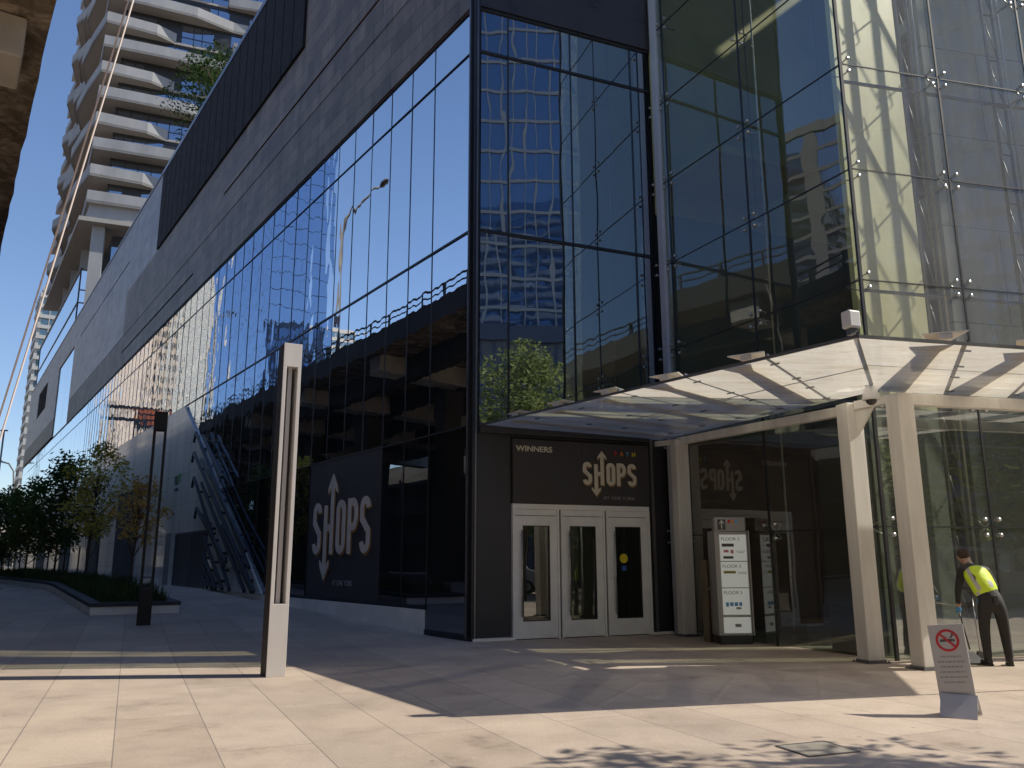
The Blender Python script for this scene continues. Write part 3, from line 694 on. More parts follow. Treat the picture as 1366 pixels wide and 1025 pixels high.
# edge trim
mm = M(); mm.bar(K0+Vector((0,0,-.01)), K1+Vector((0,0,-.01)), .04, .035); mm.bar(K1+Vector((0,0,-.01)), K3+Vector((0,0,-.01)), .04, .035)
mm.build('edge_trim', MAT['corner_metal'], cano)
# arms above the glass: tapered blades from the inner beam to the edge
def arm(p_in, p_out, name='outrigger_arm'):
    d = (p_out-p_in); d.z = 0; L_ = d.length; d.normalize(); sd = Vector((-d.y, d.x, 0))*.07
    a, b = p_in.copy(), p_out.copy(); mid = a.lerp(b, .55)
    lo = [a-sd+Vector((0,0,.10)), a+sd+Vector((0,0,.10)), b+sd*1.1+Vector((0,0,.09)), b-sd*1.1+Vector((0,0,.09))]
    hi = [a-sd+Vector((0,0,.42)), a+sd+Vector((0,0,.42)), b+sd*1.1+Vector((0,0,.16)), b-sd*1.1+Vector((0,0,.16))]
    mm = M(); mm.hexa(lo, hi)
    for t_ in (.12,.5,.9):
        p = a.lerp(b, t_); mm.bar(p+Vector((0,0,.04)), p+Vector((0,0,.13)), .03, .03)
    # flat cap plate at the tip
    c1 = b-d*.55; w = Vector((-d.y, d.x, 0))*.26
    mm.hexa([c1-w*.4+Vector((0,0,.165)), c1+w*.4+Vector((0,0,.165)), b+w+Vector((0,0,.165)), b-w+Vector((0,0,.165))],
            [c1-w*.4+Vector((0,0,.19)), c1+w*.4+Vector((0,0,.19)), b+w+Vector((0,0,.18)), b-w+Vector((0,0,.18))])
    mm.build(name, MAT['white_metal'], cano, bevel=.006)
for s_ in (.1,.27,.44,.61,.8): arm(bil(K0,K1,I1,J0,s_,1), bil(K0,K1,I1,J0,s_,.06))
for s_ in (.22,.47,.72,.97): arm(bil(K1,K2,I2,I1,max(0,s_-.1),1), bil(K1,K2,I2,I1,s_,.06))
# posts
P0, P1, P2 = Vector((3.72,18.35)), Vector((5.6,13.56)), Vector((6.05,12.72))
P3 = P2+BD*5.2
def post(p, w, zt, rz, name='post'):
    o = M().box(-w/2,w/2,-w/2,w/2,0.004,zt).build(name, MAT['white_metal'], cano, bevel=.012, loc=(p.x,p.y,0), rz=rz)
    M().box(-w/2-.015,w/2+.015,-w/2-.015,w/2+.015,0.003,.05).build('post_foot', MAT['corner_metal'], o)
    bl = M()
    for a_ in (-1,1):
        for b_ in (-1,1): bl.lathe([(.016,0),(.016,.02)], 8, (a_*(w/2+.035), b_*(w/2+.035), .012))
    bl.box(-w/2-.06,w/2+.06,-w/2-.06,w/2+.06,.002,.012); bl.build('base_plate', MAT['corner_metal'], o)
post(P0,.3,4.2,AZ_B); post(P1,.29,4.1,AZ_B); post(P2,.29,4.1,AZ_B); post(P3,.29,4.1,AZ_B)
def beam(a, b, za, zb, w=.14, h=.16): M().bar((a[0],a[1],za),(b[0],b[1],zb),w,h).build('beam', MAT['white_metal'], cano, bevel=.01)
beam(P0, P1, 4.17, 4.0); beam(P2, P2+BD*11, 4.02, 4.02, .14, .18); beam(P1+(P2-P1)*.15, P2-(P2-P1)*.15, 4.05, 4.05, .12, .14)
beam(P0, Vector((J0.x-.2,J0.y+.15)), 4.17, 4.2, .1, .12)
kb = M(); kb.prism_y([(.14,4.0),(.5,4.0),(.14,3.55)], -.02, .02); o = kb.build('knee_bracket', MAT['white_metal'], cano, loc=(P1.x,P1.y,0), rz=AZ_A+math.pi*0+R(180)*0)
o.rotation_euler.z = math.atan2((P2-P1).y, (P2-P1).x)
# dark gap fascia where the canopy meets the entrance wall
M().box(.1,4.2,-.22,-.05,4.2,4.34).build('wall_bracket', MAT['black_panel'], FF)

# items mounted on the canopy
t = thing('dome_camera', 'white security dome camera hanging under the canopy corner', 'security camera', (5.52,12.5,4.12))
M().lathe([(.07,.08),(.075,.02),(.1,0),(.12,-.08),(.13,-.14),(.125,-.15)][::-1], 24).build('housing', MAT['white_paint'], t, smooth=True)
mm = M(); mm.sphere((0,0,-.15), .085, 18); mm.build('lens_dome', MAT['dark_metal'], t, smooth=True)
t = thing('floodlight', 'small white floodlight box standing on the canopy apex', 'floodlight', (3.98,9.35,4.16), R(20))
M().box(-.085,.085,-.07,.07,.05,.26).build('housing', MAT['white_paint'], t, bevel=.02)
M().box(-.05,.05,-.04,.04,-.03,.05).build('bracket', MAT['corner_metal'], t)

# ================================================================== PYLONS
def pylon(loc, rz, w, d, h, slot0, slot1, mats, label, mid_bar=True, name='light_pylon', cat='light pylon'):
    t = thing(name, label, cat, loc, rz); e = w*.2
    b = M(); b.box(-w/2,w/2,0,d,0,slot0); b.box(-w/2,w/2,0,d,slot1,h); b.box(-w/2,-w/2+e,0,d,slot0,slot1); b.box(w/2-e,w/2,0,d,slot0,slot1)

    b.build('column_shell', mats[0], t, bevel=.006)
    if mid_bar:
        M().box(-.028,.028,d*.35,d*.7,slot0,slot1).build('inner_bar', mats[0], t)
        M().box(-w/2+e+.001,w/2-e-.001,d*.8,d*.98,slot0+.001,slot1-.001).build('slot_back', MAT['dark_metal'], t)
    else: pass
    M().box(-w/2-.003,-w/2-.001,.004,d,.005,h-.004).build('side_face', mats[1], t)  # thin sheet on the left side; the silver pylon's shade is painted in here
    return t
pylon((-3.29,12.08,.0), AZ_F+R(6), .27, .34, 4.78, .98, 4.42, (MAT['pylon'],MAT['pylon_shade']), 'tall silver slotted light pylon in the foreground with its base in the sun')
lz = ground_h(-8.5,19.7)
t = pylon((-8.47,19.72,lz-.02), AZ_F, .3, .3, 5.0, .85, 4.55, (MAT['near_black'],MAT['near_black']), 'tall black slotted light pylon in the shade beside the planter', mid_bar=False)

# ================================================================== PLANTER
plt = thing('planter', 'long raised planter with timber rim along the shaded side street', 'planter', (0,0,0))
pl_poly = [(-10.78,21.86),(-8.95,23.0),(-13.2,29.6),(-36,62.5),(-39.4,61.0),(-18.35,33.3)]
ce = Vector((sum(p[0] for p in pl_poly)/6, sum(p[1] for p in pl_poly)/6))
def inset(poly, k):
    n = len(poly); outp = []
    for i in range(n):
        p, a, b = Vector(poly[i]), Vector(poly[i-1]), Vector(poly[(i+1)%n]); d1 = (p-a).normalized(); d2 = (b-p).normalized()
        n1, n2 = Vector((-d1.y,d1.x)), Vector((-d2.y,d2.x)); bis = (n1+n2).normalized(); outp.append(tuple(p+bis*k/max(.3,bis.dot(n1))))
    return outp
inn = inset(pl_poly, .28)
zf = lambda k: (lambda x, y: ground_h(x, y)+k)
mm = M(); n = 6
for i in range(n):
    j = (i+1) % n; segs = 10
    for k in range(segs):
        f0, f1 = k/segs, (k+1)/segs
        def mixp(P, f): return (P[i][0]+(P[j][0]-P[i][0])*f, P[i][1]+(P[j][1]-P[i][1])*f)
        q = [mixp(pl_poly,f0), mixp(pl_poly,f1), mixp(inn,f1), mixp(inn,f0)]
        mm.hexa([(x,y,ground_h(x,y)-.05) for x,y in q], [(x,y,ground_h(x,y)+.2) for x,y in q])
mm.build('kerb', MAT['base_stone'], plt)
mm = M()
o2 = inset(pl_poly, -.03)
for i in range(n):
    j = (i+1) % n; segs = 10
    for k in range(segs):
        f0, f1 = k/segs, (k+1)/segs
        def mixp(P, f): return (P[i][0]+(P[j][0]-P[i][0])*f, P[i][1]+(P[j][1]-P[i][1])*f)
        q = [mixp(o2,f0), mixp(o2,f1), mixp(inn,f1), mixp(inn,f0)]
        mm.hexa([(x,y,ground_h(x,y)+.205) for x,y in q], [(x,y,ground_h(x,y)+.3) for x,y in q])
mm.build('timber_rim', MAT['wood'], plt)
M().prism(inn, zf(.0), zf(.2)).build('soil_bed', MAT['soil'], plt)
def inside(poly, x, y):
    c = False; n = len(poly); j = n-1
    for i in range(n):
        if (poly[i][1] > y) != (poly[j][1] > y) and x < (poly[j][0]-poly[i][0])*(y-poly[i][1])/(poly[j][1]-poly[i][1])+poly[i][0]: c = not c
        j = i
    return c
gm = M(); rg = random.Random(5); cnt = 0
while cnt < 16000:
    y = 21.9+39*rg.random()**1.9; x = rg.uniform(-39,-9)
    if not inside(inn, x, y): continue
    cnt += 1; h = rg.uniform(.15,.42)*(1.5 if noise.noise((x*.6,y*.6,0)) > .15 else 1); z = ground_h(x,y)+.19; a = rg.uniform(0,6.28); w = .012+.0006*(y-20); l = rg.uniform(.05,.25); b = rg.uniform(0,6.28)
    dx, dy = w*math.cos(a), w*math.sin(a); ex, ey = l*math.cos(b), l*math.sin(b)
    gm.add([(x-dx,y-dy,z),(x+dx,y+dy,z),(x+ex*.5+dx*.7,y+ey*.5+dy*.7,z+h*.65),(x+ex*.5-dx*.7,y+ey*.5-dy*.7,z+h*.65),(x+ex,y+ey,z+h)], [(0,1,2,3),(3,2,4)])
go = gm.build('ground_cover', MAT['grass']); go['kind'] = 'stuff'; go['label'] = 'dark green grassy ground cover filling the planter'; go['category'] = 'ground cover'

# ================================================================== TREES
def make_tree(name, label, loc, height, crown_r, crown_z0, leaf, nleaf, lsize, seed, trunk_r=.05, cat='tree', group=None, clumps=26, lean=0, sq=1.0):
    rg = random.Random(seed); t = thing(name, label, cat, loc, 0, group)
    tr = M(); top = height*.92
    tp = [(0,0,-.05)]+[(lean*k/6+rg.uniform(-.04,.04)*height*.1, rg.uniform(-.04,.04)*height*.1, top*k/6) for k in range(1,7)]
    tr.tube(tp, [trunk_r*(1.25-.19*k) for k in range(7)], 8)
    cl = []
    for i in range(clumps):
        zz = crown_z0+(height-crown_z0)*((i+.5)/clumps); f = (zz-crown_z0)/(height-crown_z0)
        env = crown_r*max(.12, math.sin(math.pi*min(.97, .12+f*.86))**.7)*sq
        a = i*2.399+rg.uniform(-.4,.4); rr = env*rg.uniform(.25,1.0)
        c = Vector((lean*f+rr*math.cos(a), rr*math.sin(a), zz)); cl.append((c, crown_r*rg.uniform(.2,.4)))
        k = max(1, min(5, int(6*(zz*.75)/top))); base = Vector(tp[k]); mid = base.lerp(c, .55)+Vector((0,0,-.08*crown_r))
        tr.tube([base, mid, c], [trunk_r*.42, trunk_r*.25, trunk_r*.08], 5)
    tr.build('trunk', MAT['bark'], t, smooth=True)
    lf = M()
    for i in range(nleaf):
        c, r = cl[rg.randrange(len(cl))]
        v = Vector((rg.gauss(0,1), rg.gauss(0,1), rg.gauss(0,.75))); v = v.normalized()*r*rg.random()**.45*1.15; p = c+v
        a = Vector((rg.gauss(0,1), rg.gauss(0,1), rg.gauss(0,.6))).normalized(); b = a.cross(Vector((rg.gauss(0,1), rg.gauss(0,1), rg.gauss(0,1)))).normalized()
        s = lsize*rg.uniform(.6,1.3)
        lf.add([p-a*s, p+b*s*.42, p+a*s, p-b*s*.42], [(0,1,2,3)])
    lf.build('crown', MAT[leaf], t); return t
grp = 'young trees in the planter'
def gz(x, y): return (x, y, ground_h(x, y)+.19)
tinfo = [(-12.3,27.3,3.6,.95,1.7,'leaf_orange',1100,'small sparse tree with yellowing leaves nearest in the planter'),
         (-16.2,32.2,5.3,1.3,1.8,'leaf_yellow',2600,'slender tree with yellow green leaves, second in the planter'),
         (-20.0,37.0,5.2,1.75,1.5,'leaf_dark',3800,'bushy dark green tree in the middle of the planter'),
         (-24.6,42.8,4.8,1.8,1.4,'leaf_mid',3600,'round olive green tree behind the bushy dark one'),
         (-29.2,48.4,4.8,1.9,1.2,'leaf_dark',3600,'dark low tree near the far end of the planter'),
         (-34.0,55.0,5.0,2.1,1.2,'leaf_dark',3600,'farthest dark tree at the left end of the planter')]
for i, (x, y, h, r, z0, lf, nl, lab) in enumerate(tinfo):
    make_tree('street_tree', lab, gz(x,y), h, r, z0, lf, nl, .085 if i < 2 else .11, 40+i, .045, group=grp, clumps=18 if i < 1 else 30, lean=.15)
for i, (x, y, *_r) in enumerate(tinfo[:5]):
    if i == 0: continue
    for s_, sd in ((-1,'left'),(1,'right')):
        st = M(); st.tube([(0,0,0),(0,0,1.45)], .032, 8)
        o = st.build('tree_stake', MAT['wood'], smooth=True, loc=(x+s_*.36, y+.1, ground_h(x,y)+.18)); tag(o, 'dark timber stake on the %s of planter tree number %d from the front' % (sd, i+1), 'tree stake', 'stakes beside the planter trees')
# low grey bin in the planter edge
t = thing('utility_post', 'grey utility box with white label standing in the planter behind the black pylon', 'utility box', gz(-11.0,25.6), R(20))
M().box(-.16,.16,-.12,.12,0,.62).build('body', MAT['bin_grey'], t, bevel=.02)
M().box(-.1,.1,-.126,-.122,.42,.56).build('label_plate', MAT['white_paint'], t)
# trees off the right edge, seen in the glass, whose crowns shade the foreground
make_tree('street_tree', 'bright green street tree mirrored in the entrance glass', (13.2,5.0,0), 10.6, 3.3, 3.4, 'leaf_bright', 11000, .12, 71, .13, group='street trees on the right', clumps=24, lean=.6)
make_tree('street_tree', 'light green tree off to the right that shades the paving', (8.3,5.9,0), 7.2, 1.9, 4.2, 'leaf_bright', 3200, .11, 72, .1, group='street trees on the right', clumps=30)
for i, (x, y, h, lab) in enumerate([(20.5,2.5,9.5,'nearest wide green tree across the right hand street'),(25.5,6.0,10.5,'tall wide green tree across the right hand street'),(31,10.5,9.8,'farthest green tree across the right hand street'),(17.5,-4.5,9.0,'green tree behind the viewer on the right')]):
    make_tree('street_tree', lab, (x,y,0), h, 3.4, 2.2, 'leaf_mid', 9000, .2, 80+i, .16, group='street trees on the right', clumps=50)
# roof garden tree
rt = LP(31,-2.2,TOP+.1)
make_tree('roof_tree', 'dark feathery tree growing on the roof garden behind the parapet', rt, 5.6, 3.3, .8, 'leaf_roof', 6500, .12, 91, .1, clumps=40)

# ================================================================== ELEVATED EXPRESSWAY
exp = thing('elevated_expressway', 'weathered concrete elevated expressway overhead at the left edge', 'expressway', (C0.x, C0.y, 0), AZ_L)
E0, E1 = 8.36, 29.0; U0, U1 = -90, 330
def rough_soffit():
    m, nt, out = new_mat('soffit')
    v = coords(nt, (1,1,1)); n1 = N(nt, 'ShaderNodeTexNoise', Scale=1.6, Detail=12, Roughness=.75, Distortion=1.0); nt.links.new(v, n1.inputs['Vector'])
    vo = N(nt, 'ShaderNodeTexVoronoi', Scale=1.6, Randomness=1); nt.links.new(v, vo.inputs['Vector'])
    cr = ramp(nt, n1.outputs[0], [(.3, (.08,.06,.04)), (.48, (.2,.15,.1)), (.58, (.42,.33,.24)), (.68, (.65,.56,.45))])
    b = N(nt, 'ShaderNodeBsdfPrincipled', Roughness=.9); nt.links.new(cr, b.inputs['Base Color'])
    bp = N(nt, 'ShaderNodeBump', Strength=1, Distance=.12); nt.links.new(n1.outputs[0], bp.inputs['Height']); nt.links.new(bp.outputs[0], b.inputs['Normal'])
    nt.links.new(b.outputs[0], out.inputs[0]); return m
MAT['soffit'] = rough_soffit()
mm = M()
# slab with an uneven spalled edge
n = 420; vs = []
rg = random.Random(11)
for i in range(n+1):
    u = U0+(U1-U0)*i/n; j = .07*noise.noise((u*1.3,0,0))
    vs += [(u,E0+j,12.1+.05*noise.noise((u*2,3,0))),(u,E0+.03,12.9),(u,E1,12.9),(u,E1,12.1),(u,E0+1.6,12.05)]
fs = [(i*5+a, i*5+(a+1)%5, (i+1)*5+(a+1)%5, (i+1)*5+a) for i in range(n) for a in range(5)]
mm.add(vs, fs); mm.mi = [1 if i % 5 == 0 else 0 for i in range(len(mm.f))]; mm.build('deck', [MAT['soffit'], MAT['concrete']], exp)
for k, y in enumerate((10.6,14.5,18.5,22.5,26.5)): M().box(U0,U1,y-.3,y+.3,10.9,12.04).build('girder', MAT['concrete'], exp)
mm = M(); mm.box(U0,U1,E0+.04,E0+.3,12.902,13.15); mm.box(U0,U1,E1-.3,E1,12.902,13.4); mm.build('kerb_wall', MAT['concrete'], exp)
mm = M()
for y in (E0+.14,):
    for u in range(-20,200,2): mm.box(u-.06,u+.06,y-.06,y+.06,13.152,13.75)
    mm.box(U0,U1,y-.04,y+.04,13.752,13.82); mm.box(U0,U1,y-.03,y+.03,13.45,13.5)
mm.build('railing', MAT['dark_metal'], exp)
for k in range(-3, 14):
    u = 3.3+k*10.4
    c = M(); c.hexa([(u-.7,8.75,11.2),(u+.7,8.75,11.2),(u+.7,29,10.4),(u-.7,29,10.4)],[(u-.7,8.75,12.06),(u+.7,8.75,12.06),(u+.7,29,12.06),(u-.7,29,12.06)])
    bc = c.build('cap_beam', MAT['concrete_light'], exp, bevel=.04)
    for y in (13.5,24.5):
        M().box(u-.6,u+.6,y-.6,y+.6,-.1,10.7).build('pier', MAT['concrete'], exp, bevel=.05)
# lamps on the deck edge
def lamp_thing(u, lab):
    t = thing('street_lamp', lab, 'street lamp', LP(u,9.1,12.9), AZ_L, 'street lamps on the expressway')
    pts = [(0,0,0),(0,0,6),(0,-.02,7.4),(-.25,-.3,8.6),(-.9,-1.0,9.1),(-2.2,-.6,9.3),(-4.4,-.2,9.1)]
    pts = [(0,0,0),(0,0,3),(0,0,7.0),(-.15,0,7.9),(-.6,0,8.7),(-1.3,0,9.05),(-3.4,0,9.15),(-5.4,0,8.95)]
    M().tube(pts, [.13,.12,.1,.09,.085,.08,.06,.05], 10).build('pole', MAT['bin_grey'], t, smooth=True)
    M().sphere((-5.9,0,8.87), .5, 14, (1.2,.42,.3)).build('lamp_head', MAT['dark_metal'], t, smooth=True)
    return t
for u, lab in ((29.5,'tall curved street lamp on the expressway, nearest the corner in the glass'),(58.6,'second tall curved street lamp along the expressway edge'),(87.5,'third tall curved street lamp along the expressway edge'),(117,'fourth tall curved street lamp along the expressway edge')): lamp_thing(u, lab)
t = thing('traffic_sign', 'white square no stopping sign strapped to the nearest expressway lamp', 'traffic sign', LP(29.5,8.94,15.35), AZ_L)
M().box(-.3,.3,-.03,-.015,-.36,.36).build('plate', MAT['white_paint'], t)
rr_ = M(); rr_.ringm(.14, .2, .01); o = rr_.build('red_ring', MAT['red'], t, loc=(0,-.032,.02)); o.rotation_euler.x = R(90)
# LED message gantry
t = thing('message_sign', 'orange text message board on a dark steel gantry over the expressway', 'message sign', LP(112,0,0), AZ_L)
g = M()
for y in (9.0,9.9): g.box(-.2,.2,y-.12,y+.12,12.9,24.0)
g.box(-.25,.25,12.5,13.4,12.9,20.6)
g.box(-.15,.15,9.1,12.2,21.3,21.75); g.box(-.15,.15,9.1,12.2,23.0,23.45)
for k in range(4): g.box(-.14,.14,9.9+k*.35,10.02+k*.35,21.75,23.0)
g.build('gantry', MAT['dark_metal'], t)
M().box(-.1,.5,12.1,17.3,20.5,23.5).build('board', MAT['dark_metal'], t)
led = M(); rg = random.Random(2)
for rowi, z in enumerate((22.6,21.75,20.85)):
    y = 16.9
    while y > (12.5 if rowi < 2 else 14.4):
        w = rg.uniform(.16,.34); led.box(-.14,-.11,y-w,y,z,z+.55); y -= w+.1
led.build('lamp_text', MAT['led'], t)
# dark low building added beyond the expressway to block the sky under its deck
t = thing('backdrop_block', 'long dark block added beyond the expressway piers to hide the sky', 'backdrop block', LP(-70,32,0), AZ_L)
mm = M()
for z in (0.3,3.4,6.5,9.6): mm.box(0,170,.3,6,z,z+1.2)
mm.box(0,170,1.2,6.2,0,12.0); mm.build('block_wall', plain('backdrop_dark', (.06,.058,.055), .8, var=.3, vscale=.4), t)
mm = M()
for k in range(22): mm.box(k*8,k*8+.5,.0,.29,0,11)
mm.build('column', MAT['concrete'], t)

# ================================================================== TOWERS
def condo():
    T0 = Vector((-43.9,79.7)); t = thing('apartment_tower', 'tall grey apartment tower with wavy white balconies rising behind the podium roof', 'apartment tower', (T0.x,T0.y,0), AZ_F)
    W, D = 30, 36; zs = 36.3
    body = M(); body.prism([(1.7,1.6),(W,1.6),(W,D),(1.7-7.0,D)], zs+2, 90); body.build('window_wall', MAT['tower_glass'], t)
    M().prism([(2.5,3),(W,3),(W,D-4),(-2.5,D-4)], 24, zs-.1).build('lower_wall', MAT['tower_glass'], t)
    M().prism([(-.5,-.5),(W,-.5),(W,D),(-7.8,D)], zs-.45, zs).build('transfer_slab', MAT['precast_soffit'], t)
    M().prism([(.3,.3),(W,.3),(W,D),(-7,D)], zs+.003, zs+2.0).build('lower_wall', MAT['precast'], t)
    for (x, y) in ((1.3,1.2),(7,1.2),(13,1.2),(19,1.2),(-.3,9),(-2,17),(-3.6,25)): M().box(x-.6,x+.6,y-.6,y+.6,24,zs-.46).build('column', MAT['precast'], t)
    rg = random.Random(4); k = 0; z = zs+2.0
    fr = M()
    while z < 84:
        # front edge profile as a polyline: balconies that swell and recede
        kk = k % 4; pts = []
        prof = {0:[(0,0),(4,.0),(9,.2),(13,1.5),(17,1.6),(18,.3),(30,.0)], 1:[(0,.1),(5,.5),(7.2,1.62),(12.2,1.62),(12.3,1.2),(17,.6),(22,.2),(30,.3)],
                2:[(0,0),(6,-.1),(12,.1),(15,1.3),(20,1.4),(22,.4),(30,.2)], 3:[(0,.15),(5,.6),(7.0,1.62),(13.0,1.62),(13.1,.9),(18,.5),(30,.5)]}[kk]
        # side profile along depth
        sp_ = [(0,0),(5,-.5 if kk%2 else .5),(10,-.9 if kk%2 else .7),(15,.2),(20,.9 if kk%2==0 else -.6),(26,-.9 if kk%2==0 else .6),(31,.3),(36,.0)]
        front = [(x, y-.25) for x, y in prof]; side = [(-.206*y+o_-.25, y) for y, o_ in sp_[1:]]
        outer = side[::-1]+front; outer = outer[:]            # from back-left to front-right
        poly = outer+[(30,3),(3,3),(-4,36)]
        M().prism(poly, z-.25, z-.003).build('balcony_slab', MAT['precast_soffit'], t)
        pm = None
        for i in range(len(outer)-1):
            a, b = Vector(outer[i]), Vector(outer[i+1])
            if (b-a).length < .05: continue
            if a.y > 1.3 and b.y > 1.3 and a.x > 2:
                if pm: pm.build('balcony_parapet', MAT['precast'], t)
                pm = None; continue
            if pm is None: pm = M()
            d = (b-a).normalized(); nn = Vector((-d.y, d.x))*.14; q = [a, b, b+nn, a+nn]
            pm.hexa([(p.x,p.y,z-.28) for p in q], [(p.x,p.y,z+1.05) for p in q])
        if pm: pm.build('balcony_parapet', MAT['precast'], t)
        # window frames
        k += 1; z += 3.0
    fm = M(); rg = random.Random(6)
    z = zs+2.0
    while z < 84:
        x = 1.8
        while x < 29:
            w = rg.choice([1.3,1.3,1.8,.9]); fm.box(x-.05,x+.05,1.52,1.6,z,z+2.74); 
            if rg.random() < .35: fm.box(x+.05,x+w-.05,1.55,1.598,z,z+2.7); 
            x += w
        fm.box(1.6,30,1.5,1.6,z+2.45,z+2.74); fm.box(1.6,30,1.54,1.6,z+.9,z+.98)
        z += 3.0
    fm.build('window_frame', MAT['mullion'], t)
condo()
# glass block on the podium in front of the tower
gb = thing('rooftop_pavilion', 'pale blue mirror glass pavilion on the podium roof under the tower', 'pavilion', LP(79,-.4,TOP+.13), AZ_L)
fx, fy = LD.dot(FD), LN.dot(FD)                      # front face runs along the entrance direction
M().prism([(0,0),(40,0),(40,-20),(fx*24,fy*24)], 0, 6.8).build('glass_wall', MAT['glass_long'], gb)
mm = M()
for u in (0,39.9): mm.box(u-.06,u+.06,0.002,.07,0,6.8)
mm.box(0,40,0.002,.08,3.2,3.28); mm.box(-.1,40.1,-.2,.1,6.803,7.0)
mm.build('frame', MAT['mullion'], gb)
mm = M()
for k in range(0,7): mm.bar((fx*k*3.5-.05,fy*k*3.5,0),(fx*k*3.5-.05,fy*k*3.5,6.8),.12,.12)
for z in (3.2,4.6,6.8): mm.bar((-.06,0,z),(fx*24-.06,fy*24,z),.1,.1)
mm.build('front_frame', MAT['mullion'], gb)

def curtain_tower(name, label, u, d, rz, W, D, H, floor, bay, glass, band, bh=.7, mull=.1, z0=0, loc=None, mmat=None, bands2=0, group=None, proud=.12):
    t = thing(name, label, 'tower', loc if loc else LP(u,d,0), rz, group)
    M().box(0,W,0,D,z0,H).build('glass_wall', glass, t)
    bm = M(); z = z0
    while z < H:
        bm.box(-proud,W+proud,-proud,D+proud,z,z+bh); z += floor
    bm.box(-.3,W+.3,-.3,D+.3,H-.2,H+1.2)
    bm.build('floor_band', band, t)
    if mull:
        vm = M(); x = 0; mp = proud-.02
        while x <= W+.01:
            vm.box(x-mull/2,x+mull/2,-mp,0,z0,H); vm.box(x-mull/2,x+mull/2,D,D+mp,z0,H); x += bay
        y = bay
        while y < D:
            vm.box(-mp,0,y-mull/2,y+mull/2,z0,H); vm.box(W,W+mp,y-mull/2,y+mull/2,z0,H); y += bay
        vm.build('mullion', mmat or band, t)
    return t
tg2 = mirror_glass('tower_glass_blue', tint=(.5,.66,.92), base=.6, body=(.01,.03,.09), wave=.11, wscale=(.16,.16,.09))
tg3 = mirror_glass('tower_glass_green', tint=(.7,.82,.82), base=.5, body=(.06,.08,.08), wave=.05, wscale=(.5,.5,.12))
band_d = plain('band_dark', (.07,.09,.13), .5); band_l = plain('band_light', (.6,.58,.54), .6); band_m = plain('band_mid', (.34,.36,.37), .5)
# towers beyond the expressway (mirrored in the long facade): local x along the facade direction, local y away from it
curtain_tower('glass_tower', 'dark blue glass tower beyond the expressway mirrored in the long facade', 140, 40, AZ_L, 40, 12, 120, 3.4, 6.4, tg2, plain('band_blue', (.015,.03,.06), .3), .14, .08, proud=.04)
curtain_tower('glass_tower', 'pale green ribbed glass tower beyond the blue one', 182, 42, AZ_L, 52, 22, 115, 3.2, 2.2, tg3, band_l, .3, .3, proud=.2)
curtain_tower('office_tower', 'beige gridded tower with square windows far along the expressway', 250, 40, AZ_L, 85, 24, 88, 3.6, 3.0, MAT['tower_glass'], plain('beige', (.55,.45,.35), .8), 1.5, 1.2)
curtain_tower('apartment_tower', 'slim white banded balcony tower behind the lamp in the mirror image', 262, 90, AZ_L, 12, 22, 84, 3.1, 3, tg3, band_l, 1.2, .15)
# tower mirrored in the entrance glass
dtw = R(-45)
curtain_tower('glass_tower', 'blue glass apartment tower behind the viewer mirrored over the doors', 0, 0, R(40), 26, 20, 105, 3.0, 1.25, mirror_glass('tower_glass_calm', tint=(.5,.64,.88), base=.32, body=(.04,.09,.2), wave=.012, wscale=(.4,.4,.3)), band_m, .28, .12, z0=20, loc=(38,-44,0))
curtain_tower('office_block', 'grey louvred base under the blue glass tower behind the viewer', 0, 0, R(40), 30, 22, 19.9, 5, .8, MAT['blind_grey'], band_d, .5, .25, loc=(37,-45,0))
# tower mirrored in the atrium's left face
curtain_tower('apartment_tower', 'dark apartment tower with white balconies to the left behind the viewer', 0, 0, R(10), 14, 18, 62, 3.1, 4.6, MAT['tower_glass'], plain('dark_clad', (.08,.08,.085), .6), .5, 1.6, loc=(-105,37,0))
# towers mirrored in the atrium's front face
curtain_tower('office_tower', 'grey office tower across the right hand street', 0, 0, R(-30), 26, 22, 75, 3.4, 1.8, MAT['tower_glass'], band_m, .9, .5, loc=(66,-28,0))
curtain_tower('office_tower', 'low beige office block across the right hand street', 0, 0, R(-30), 24, 16, 22, 3.6, 2.4, MAT['tower_glass'], band_l, 1.3, .9, loc=(46,-2,0))
# slim far tower seen directly at the left
ft = curtain_tower('apartment_tower', 'slim distant apartment tower with green tinted balconies at the far left', 0, 0, AZ_L+R(0), 14, 5, 77, 3.0, 3, mirror_glass('far_glass', tint=(.5,.6,.6), base=.3, body=(.05,.09,.08), wave=.01), band_m, 1.0, .2, loc=(-128.2,226.5,0), proud=.8)

# far street end
t = thing('footbridge', 'dark blue footbridge crossing the far end of the side street', 'footbridge', (0,0,0))
p1, p2 = LP(150,-3,0), LP(150,22,0)
M().bar((p1[0],p1[1],9.6),(p2[0],p2[1],9.6),3,1.6).build('span', plain('bridge_blue', (.06,.08,.14), .5), t)
M().bar((p1[0],p1[1],12.4),(p2[0],p2[1],12.4),3.2,.3).build('roof', MAT['dark_metal'], t)
for i in range(3): 
    q = LP(150,2+i*8,0); M().bar((q[0],q[1],0),(q[0],q[1],8.8),.5,.5).build('pier', MAT['concrete'], t)
t = thing('low_building', 'low pale building at the far end of the side street', 'building', LP(175,-6,0), AZ_L)
M().box(0,14,0,36,0,9).build('wall', MAT['concrete_light'], t)
mm = M()
for i in range(8): mm.box(-.04,0,2+i*4,4.6+i*4,4.5,7.5)
for i in range(8): mm.box(-.04,0,2+i*4,4.6+i*4,.6,3.6)
mm.build('window', MAT['tower_glass'], t)
